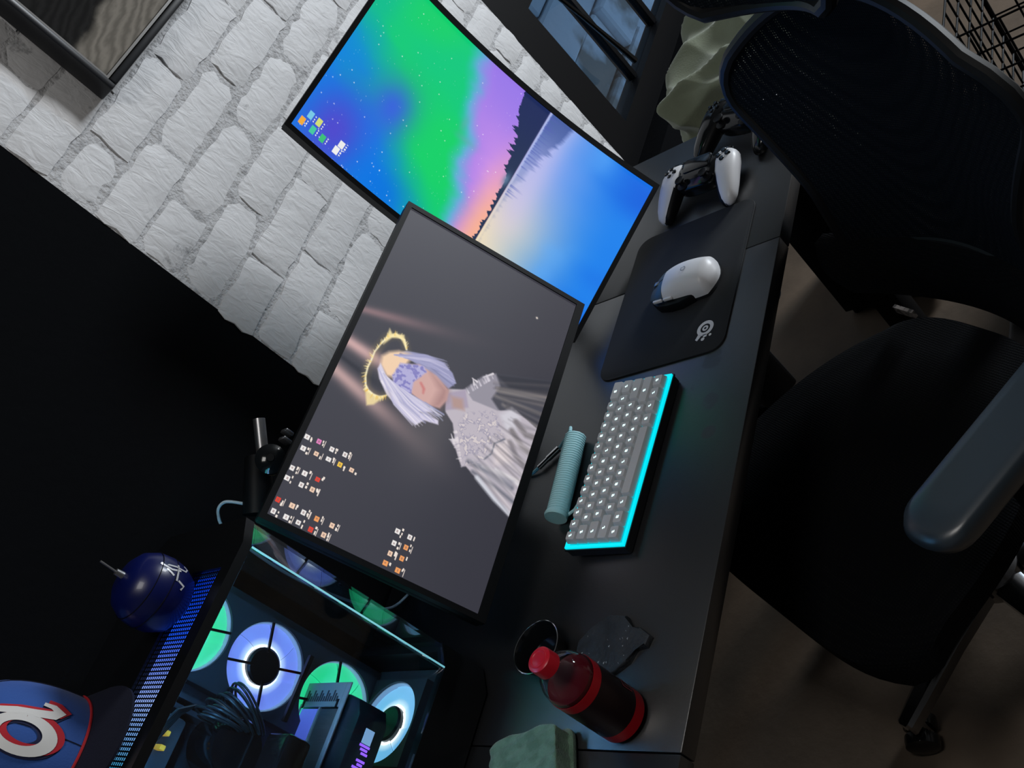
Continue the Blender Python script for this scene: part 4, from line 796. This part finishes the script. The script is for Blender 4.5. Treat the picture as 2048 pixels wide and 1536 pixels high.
# ================================================================ BOTTLE, STONE, CUP, CLOTH
bt = thing('drink_bottle', 'small cola bottle with red cap and dark red banded label', 'bottle', (.352, .766, D), R(25)); bs = .72
def bp_(prof, z=None): return [(r_*1.0, zz_) for r_, zz_ in prof]
M_['pet'] = glass('clear_plastic', (.95, .96, .97), 1.5, .04)
sh = [(.012, .001), (.024, .0005), (.0295, .006), (.0315, .014), (.0315, .098), (.0310, .106), (.0285, .116), (.0225, .1265), (.0145, .1325), (.0125, .1345), (.0125, .140)]
obj('bottle_wall', lathe(B(), sh, 40), M_['pet'], bt, sharp=1.5)
M_['cola'] = mat('cola', (.085, .004, .008), .12); obj('drink', lathe(B(), [(.011, .0025), (.0235, .002), (.0285, .007), (.0302, .015), (.0302, .097), (.0298, .1035)], 40), M_['cola'], bt, sharp=1.5)
M_['lab'] = mat('label_black', (.014, .004, .006), .3); M_['labr'] = mat('label_red', (.50, .006, .016), .32)
def band(za, zb_, m, nm): return obj(nm, lathe(B(), [(.0317, za), (.0320, za), (.0320, zb_), (.0317, zb_)], 40, cap=False), m, bt)
lb = band(.024, .086, M_['lab'], 'label'); band(.0862, .0995, M_['labr'], 'label_band'); band(.0085, .0238, M_['labr'], 'label_band')
obj('cap', lathe(B(), [(.001, .1545), (.0125, .1545), (.0148, .153), (.0152, .150), (.0155, .137), (.0150, .1365), (.0128, .1365)], 36), M_['red'], bt); obj('cap_disc', lathe(B(), [(.008, .1544), (.009, .1552), (.0105, .1552), (.0112, .1544)], 28, cap=False), M_['red'], bt)
def lab_map(s, t, lift): a = -PI/2-.15+s/.032; return Vector(((.0322+lift)*math.cos(a), (.0322+lift)*math.sin(a), t))
bm = B()
for path in ([(.010, .030), (.010, .046), (.028, .046), (.028, .030), (.010, .030)], [(.014, .034), (.014, .042)], [(.017, .034), (.021, .042), (.021, .034)], [(.024, .034), (.024, .042)]): ribbon(bm, [(a0+(a1-a0)*k/6, b0+(b1-b0)*k/6) for (a0, b0), (a1, b1) in zip(path, path[1:]) for k in range(7)], .0014, lab_map, .0003)
obj('label_print', bm, mat('label_pink', (.45, .06, .08), .5), lb)
rr = random.Random(9)
st = thing('slate_coaster', 'jagged black slate slab with white flecks beside the bottle', 'stone', (.443, .812, D))
ol = [(-.036, -.02), (-.048, .0), (-.044, .028), (-.020, .052), (.004, .052), (.024, .036), (.037, .010), (.034, -.016), (.016, -.030), (.018, -.044), (.006, -.062), (-.006, -.058), (-.008, -.042), (-.026, -.036)]
M_['slate'] = mat('slate', (.022, .025, .029), .6, bump=(60, .8, .006), var=((.04, .044, .05), 30, .4, .7))
bm = B(); prism(bm, [(x+rr.uniform(-.0015, .0015), y+rr.uniform(-.0015, .0015)) for x, y in ol], 0, .009, bev=.0025); obj('slab', bm, M_['slate'], st)
bm = B()
for k in range(16): x, y = rr.uniform(-.03, .025), rr.uniform(-.03, .04); l_ = rr.uniform(.001, .004); prism(bm, [(x, y), (x+l_, y+rr.uniform(-.001, .002)), (x+l_*.5, y+.0015)], .0088, .0092)
obj('flecks', bm, mat('fleck_white', (.5, .5, .5), .7), st)
cup = thing('cup', 'black cup with a thin pale rim behind the bottle', 'cup', (.431, .913, D)); cup.scale = (1, 1, .72)
bm = B(); cp = [(.001, .0008), (.026, .0008), (.0285, .004), (.0350, .040), (.0368, .0415), (.0350, .043), (.0338, .040), (.0275, .007), (.001, .006)]; lathe(bm, cp, 40); obj('cup_wall', bm, M_['gloss'], cup, sharp=1.2)
obj('rim', tube(B(), [(.0362*math.cos(t), .0362*math.sin(t), .043) for t in np.linspace(0, 2*PI, 49)[:-1]], .0009, 6, closed=True), M_['chrome'], cup)
def drape(bm, sx, sy, sz, seed, amp, n=26, folds=(), ex_=11):
    """a closed cloth bundle: a rounded box with noise and long folds"""
    vs_ = bmesh.ops.create_cube(bm, size=2)['verts']; bmesh.ops.subdivide_edges(bm, edges=bm.edges[:], cuts=n, use_grid_fill=True)
    off = Vector((seed*3.1, seed*1.7, seed))
    for v_ in bm.verts:
        p = v_.co.copy(); q_ = Vector([abs(c)**1 for c in p]); m6 = (sum(c**ex_ for c in q_))**(1/ex_); p = p/m6
        w_ = Vector((p.x*sx, p.y*sy, (p.z+1)*sz*.5)); nv = Vector((p.x**5/sx, p.y**5/sy, p.z**5/sz)).normalized()
        d = noise.noise(w_*9+off)*amp+noise.noise(w_*26+off)*amp*.35
        for (ax, ay, az, fq, fa) in folds: d += (1-2*abs(math.sin((w_.x*ax+w_.y*ay+w_.z*az)*fq+1.6*noise.noise(w_*5+off))))*fa
        if w_.z < .012: d *= 0
        v_.co = w_+nv*d; v_.co.z = max(v_.co.z, 0.0)
    return bm
M_['green'] = mat('green_towel', (.12, .23, .155), .95, bump=(700, .7, .002, (1, .35, 1)), sheen=.4, var=((.18, .32, .22), 60, .4, .6))
o = tag(obj('green_towel', drape(B(), .062, .052, .042, 2, .006, 30, ((1, .3, 0, 190, .0012),)), M_['green'], sharp=2), 'folded dark green towel on the desk beside the bottle', 'towel'); o.location = (.262, .862, D+.0005); o.rotation_euler = (0, 0, R(20))
M_['sage'] = mat('sage_cloth', (.22, .25, .17), .9, bump=(260, .3, .002), sheen=.3, var=((.17, .195, .13), 7, .4, .65))
o = tag(obj('draped_cloth', drape(B(), .18, .15, .295, 5, .006, 60, ((1, .45, -.9, 27, .012), (.8, -.5, -1.1, 41, .005)), 16), M_['sage'], sharp=2), 'sage green cloth heaped on a low black cabinet past the desk end', 'cloth'); o.location = (1.785, .895, .4405); o.rotation_euler = (0, 0, R(-4))
cab = thing('low_cabinet', 'low black cabinet under the sage green cloth', 'cabinet', (1.785, .895, 0))
obj('carcass', box(B(), (-.15, -.12, .02), (.15, .12, .422), .003), M_['metal'], cab); obj('top_board', box(B(), (-.16, -.13, .4225), (.16, .13, .44), .003), M_['metal'], cab); dr = obj('door', box(B(), (-.145, -.132, .03), (.145, -.1205, .415), .003), M_['black'], cab); obj('handle', box(B(), (.11, -.146, .2), (.12, -.1325, .28), .002), M_['steel'], dr)
for x in (-.13, .13):
    for y in (-.10, .10): obj('foot', cyl(B(), (x, y, 0), (x, y, .0195), .012), M_['metal'], cab)

# ================================================================ OFFICE CHAIR
ch = thing('office_chair', 'black mesh office chair with headrest, turned towards the desk', 'chair', (.865, .630, 0), R(53))
def mesh_fabric(name, base, dot, sc, hole=0):
    m = mat(name, base, .85, spec=.08); nt = m.node_tree; b = nt.nodes['Principled BSDF']; N = nt.nodes.new; L = nt.links.new
    tc = N('ShaderNodeTexCoord'); vo = N('ShaderNodeTexVoronoi'); vo.inputs['Scale'].default_value = sc; vo.inputs['Randomness'].default_value = .15; L(tc.outputs['Object'], vo.inputs['Vector'])
    rp = N('ShaderNodeValToRGB'); rp.color_ramp.elements[0].position = .18; rp.color_ramp.elements[0].color = (*dot, 1); rp.color_ramp.elements[1].position = .42; rp.color_ramp.elements[1].color = (*base, 1)
    L(vo.outputs['Distance'], rp.inputs[0]); L(rp.outputs[0], b.inputs['Base Color'])
    bp = N('ShaderNodeBump'); bp.inputs['Strength'].default_value = .5; bp.inputs['Distance'].default_value = .002; L(vo.outputs['Distance'], bp.inputs['Height']); L(bp.outputs[0], b.inputs['Normal'])
    if hole:
        mr = N('ShaderNodeMapRange'); mr.inputs[1].default_value = .22; mr.inputs[2].default_value = .30; mr.inputs[3].default_value = 1-hole; mr.inputs[4].default_value = 1; L(vo.outputs['Distance'], mr.inputs[0]); L(mr.outputs[0], b.inputs['Alpha'])
    return m
M_['net'] = mesh_fabric('chair_net', (.004, .006, .009), (.026, .030, .036), 260, .6); M_['seatnet'] = mesh_fabric('seat_net', (.003, .0035, .0045), (.006, .0065, .0075), 260)
M_['cframe'] = mat('chair_plastic', (.005, .0055, .0065), .5, spec=.3); M_['cgrey'] = mat('chair_grey_plastic', (.035, .035, .037), .4); M_['pu'] = mat('arm_pad', (.024, .036, .048), .34, spec=1.0); M_['cchrome'] = mat('dark_chrome', (.32, .32, .33), .2, 1)  # arm pad colour tinted bluish to stand in for the monitors' sheen
def panel(bm, f, us, vs2, thick):
    g = [[bm.verts.new(f(u, v_, k*thick)) for u in us] for k in (0, 1) for v_ in vs2]; n = len(vs2); m_ = len(us)
    for k in (0, n):
        for i in range(n-1):
            for j in range(m_-1): q_ = (g[k+i][j], g[k+i][j+1], g[k+i+1][j+1], g[k+i+1][j]); bm.faces.new(q_ if k else q_[::-1])
    for i in range(n-1):
        for j in (0, m_-1): bm.faces.new((g[i][j], g[i+1][j], g[n+i+1][j], g[n+i][j]))
    for j in range(m_-1):
        for i in (0, n-1): bm.faces.new((g[i][j], g[i][j+1], g[n+i][j+1], g[n+i][j]))
    return bm
US = np.linspace(-1, 1, 25); VS = np.linspace(0, 1, 21)
def se(v_, e_=6): return (1-abs(2*v_-1)**e_)**(1/e_) if 0 < v_ < 1 else 0.
# seat: wide at the front, rounded behind, waterfall front edge
def seat(u, v_, k):                       # v 0 back .. 1 front
    y = -.225+.505*v_; hw = .255*(1-.42*(1-v_)**3.2)*(1-.10*max(0, v_-.93)/.07); rnd = 1-.10*abs(u)**6*(v_ > .5)
    yy = y-.035*abs(u)**5*v_+.05*abs(u)**3*(1-v_); z = .490-.020*(1-u*u)*(1-v_)*.6-.03*max(0, v_-.82)/.18*(v_ > .82)-.014*abs(u)**6
    return Vector((u*hw, yy, z-k))
obj('seat', panel(B(), seat, US, VS, .04), M_['seatnet'], ch, sharp=1.0)
obj('seat_pan', box(B(), (-.19, -.17, .385), (.19, .19, .445), .012), M_['cframe'], ch)
# backrest upper net with frame
def backf(u, v_, k, grow=0):
    z = .615+.355*v_; hw = (.180+.076*min(1, max(0, (v_-.34)/.42))**1.3)*(1-.22*max(0, v_-.80)/.20*(max(0, v_-.8)/.2)); hw += grow
    y = -.222-.035*v_-.01*v_*v_-.045*(1-u*u)+.0*k; zz_ = z-.030*(1-v_)*(1-u*u)*-1*0+.018*(u*u)*(1-v_)*-1+.16*(1-u*u)*max(0, v_-.6)
    return Vector((u*hw, y-k, zz_))
obj('backrest', panel(B(), backf, US, VS, .006), M_['net'], ch, sharp=1.0)
loop = [backf(u, 0, .004, .006) for u in np.linspace(-1, 1, 20)]+[backf(1, v_, .004, .006) for v_ in np.linspace(.05, 1, 18)]+[backf(u, 1, .004, .006) for u in np.linspace(.93, -.93, 20)]+[backf(-1, v_, .004, .006) for v_ in np.linspace(1, .05, 18)]
obj('back_frame', tube(B(), loop, .0105, 10, closed=True), M_['cframe'], ch)
# rear spine: V shaped plastic bars behind the net
for s_ in (-1, 1): obj('back_strut', tube(B(), [(0.02*s_, -.325, .60), (.10*s_, -.330, .74), (.17*s_, -.312, .88), (.195*s_, -.290, .92)], [.016, .014, .012, .011], 10), M_['cgrey'], ch)
obj('spine', tube(B(), [(0, -.16, .36), (0, -.27, .37), (0, -.33, .45), (0, -.335, .62), (0, -.345, .90), (0, -.34, 1.02)], [.03, .03, .028, .024, .02, .016], 14), M_['cgrey'], ch)
# lumbar cushion
def lumb(u, v_, k):
    z = .515+.105*v_; hw = .228*(1-.22*(1-v_)**2); y = -.205-.05*(1-u*u)+.02*(1-v_)-.012*math.sin(PI*v_)*-1; return Vector((u*hw, y-k, z+.012*u*u-.02*u*u*(1-v_)*-1))
obj('lumbar_support', panel(B(), lumb, US, np.linspace(0, 1, 9), .02), M_['seatnet'], ch, sharp=1.0)
obj('lumbar_tag', box(B(), (-.012, -.003, 0), (.028, .003, .014)), mat('tag_print', (.20, .18, .17), .6, var=((.05, .045, .045), 120, .45, .55)), ch, T(.10, -.200, .500) @ RZ(R(0)))
# headrest
def head(u, v_, k):
    z = 1.066+.155*v_; hw = .150*(1-.25*abs(2*v_-1)**4); y = -.225+.012*v_-.030*(1-u*u)+.03*math.sin(PI*v_)*0; return Vector((u*hw, y-k, z-.035*u*u*(1-v_)*-.4))
obj('headrest', panel(B(), head, US, np.linspace(0, 1, 11), .014), M_['net'], ch, sharp=1.0)
loop = [head(u, 0, .007) for u in np.linspace(-1, 1, 16)]+[head(1, v_, .007) for v_ in np.linspace(.08, 1, 10)]+[head(u, 1, .007) for u in np.linspace(.9, -.9, 16)]+[head(-1, v_, .007) for v_ in np.linspace(1, .08, 10)]
obj('headrest_frame', tube(B(), loop, .010, 10, closed=True), M_['cframe'], ch)
obj('headrest_stem', tube(B(), [(0, -.335, 1.0), (0, -.325, 1.10), (0, -.278, 1.15)], [.02, .018, .02], 12), M_['cgrey'], ch)
# arms
for s_ in (-1, 1):
    zt_ = .678 if s_ < 0 else .615
    bm = B(); ol = rrect(-.041, -.145, .041, .135, .036, 8)
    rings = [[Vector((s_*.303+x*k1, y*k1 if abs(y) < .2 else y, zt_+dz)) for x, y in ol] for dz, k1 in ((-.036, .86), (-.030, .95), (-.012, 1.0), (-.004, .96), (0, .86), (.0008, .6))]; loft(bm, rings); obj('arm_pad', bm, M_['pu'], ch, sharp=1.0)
    obj('arm_post', box(B(), (s_*.31-.022, -.055, .42), (s_*.31+.022, .015, zt_-.037), .008), M_['cframe'], ch)
    obj('arm_bracket', tube(B(), [(s_*.15, -.02, .378), (s_*.24, -.02, .376), (s_*.30, -.02, .39), (s_*.312, -.02, .425)], [.016, .017, .018, .018], 10), M_['cchrome'], ch)
obj('lever', tube(B(), [(.12, .03, .395), (.26, .05, .402), (.34, .06, .415)], [.006, .008, .011], 10), M_['cchrome'], ch)
# gas lift and star base
obj('mechanism', box(B(), (-.09, -.14, .335), (.09, .10, .384), .01), M_['cframe'], ch); obj('gas_lift', cyl(B(), (0, 0, .11), (0, 0, .335), .026), M_['metal'], ch); obj('hub', lathe(B(), [(.03, .075), (.048, .08), (.048, .125), (.035, .135)], 28), M_['cchrome'], ch)
wheel_me = mesh('wheel', lathe(B(), [(.004, -.012), (.022, -.012), (.027, -.009), (.028, 0), (.027, .009), (.022, .012), (.004, .012)], 24, RY(R(90))), M_['gloss'])
for k in range(5):
    a = R(99+72*k); Ml_ = RZ(a)
    lg = obj('base_leg', loft(B(), [[Vector((x, y*wd, z+dz)) for y, dz in ((-1, -.012), (-1, .010), (-.6, .016), (.6, .016), (1, .010), (1, -.012))] for x, wd, z in ((.045, .026, .105), (.14, .021, .100), (.24, .017, .088), (.288, .014, .082), (.292, .010, .080))]), M_['cchrome'], ch, Ml_)
    obj('caster_stem', cyl(B(), (.272, 0, .04), (.272, 0, .075), .008), M_['cchrome'], lg); sw = R(40+37*k); Mw_ = T(.272, 0, .028) @ RZ(sw) @ T(0, -.012, 0)
    inst('wheel', wheel_me, lg, Mw_ @ T(-.016, 0, 0)); inst('wheel', wheel_me, lg, Mw_ @ T(.016, 0, 0)); obj('fork', box(B(), (-.0035, -.016, -.006), (.0035, .020, .030), .002), M_['cchrome'], lg, Mw_)

# ================================================================ WIRE RACK AND WHAT IS IN IT
rk = thing('wire_rack', 'black wire grid basket standing on the floor behind the chair', 'basket', (1.67, .30, 0)); bm = B(); M_['wirem'] = M_['metal']
def wires(bm, fixed, a0, a1, b0, b1, na, nb, f):
    for i in range(na+1): a = a0+(a1-a0)*i/na; tube(bm, [f(a, b0), f(a, b1)], .0022, 6)
    for j in range(nb+1): b__ = b0+(b1-b0)*j/nb; tube(bm, [f(a0, b__), f(a1, b__)], .0022, 6)
for nm, f, rng_ in (('front_grid', lambda a, b__: (-.07, a, b__), (-.21, .22, .02, .60, 9, 12)), ('rear_grid', lambda a, b__: (.26, a, b__), (-.21, .22, .02, .60, 9, 12)), ('side_grid', lambda a, b__: (a, .22, b__), (-.07, .26, .02, .60, 7, 12)), ('side_grid', lambda a, b__: (a, -.21, b__), (-.07, .26, .02, .60, 7, 12)), ('floor_grid', lambda a, b__: (a, b__, .02), (-.07, .26, -.21, .22, 7, 9))):
    bm = B(); wires(bm, None, *rng_, f); obj(nm, bm, M_['wirem'], rk)
for x in (-.07, .26):
    for y in (-.21, .22): obj('corner_post', cyl(B(), (x, y, 0), (x, y, .61), .005), M_['wirem'], rk)
o = tag(obj('grey_bag', drape(B(), .10, .075, .30, 8, .02, 18, ((1, 1, .4, 30, .006),)), mat('grey_bag', (.22, .23, .23), .45, bump=(40, .4, .01)), sharp=2), 'crumpled grey bag inside the wire grid basket', 'bag'); o.location = (1.77, .40, .0235)
o = tag(obj('carton', box(B(), (-.07, -.09, 0), (.07, .09, .22), .003), mat('carton', (.16, .115, .075), .8)), 'brown carton inside the wire grid basket', 'box'); o.location = (1.77, .205, .0235)
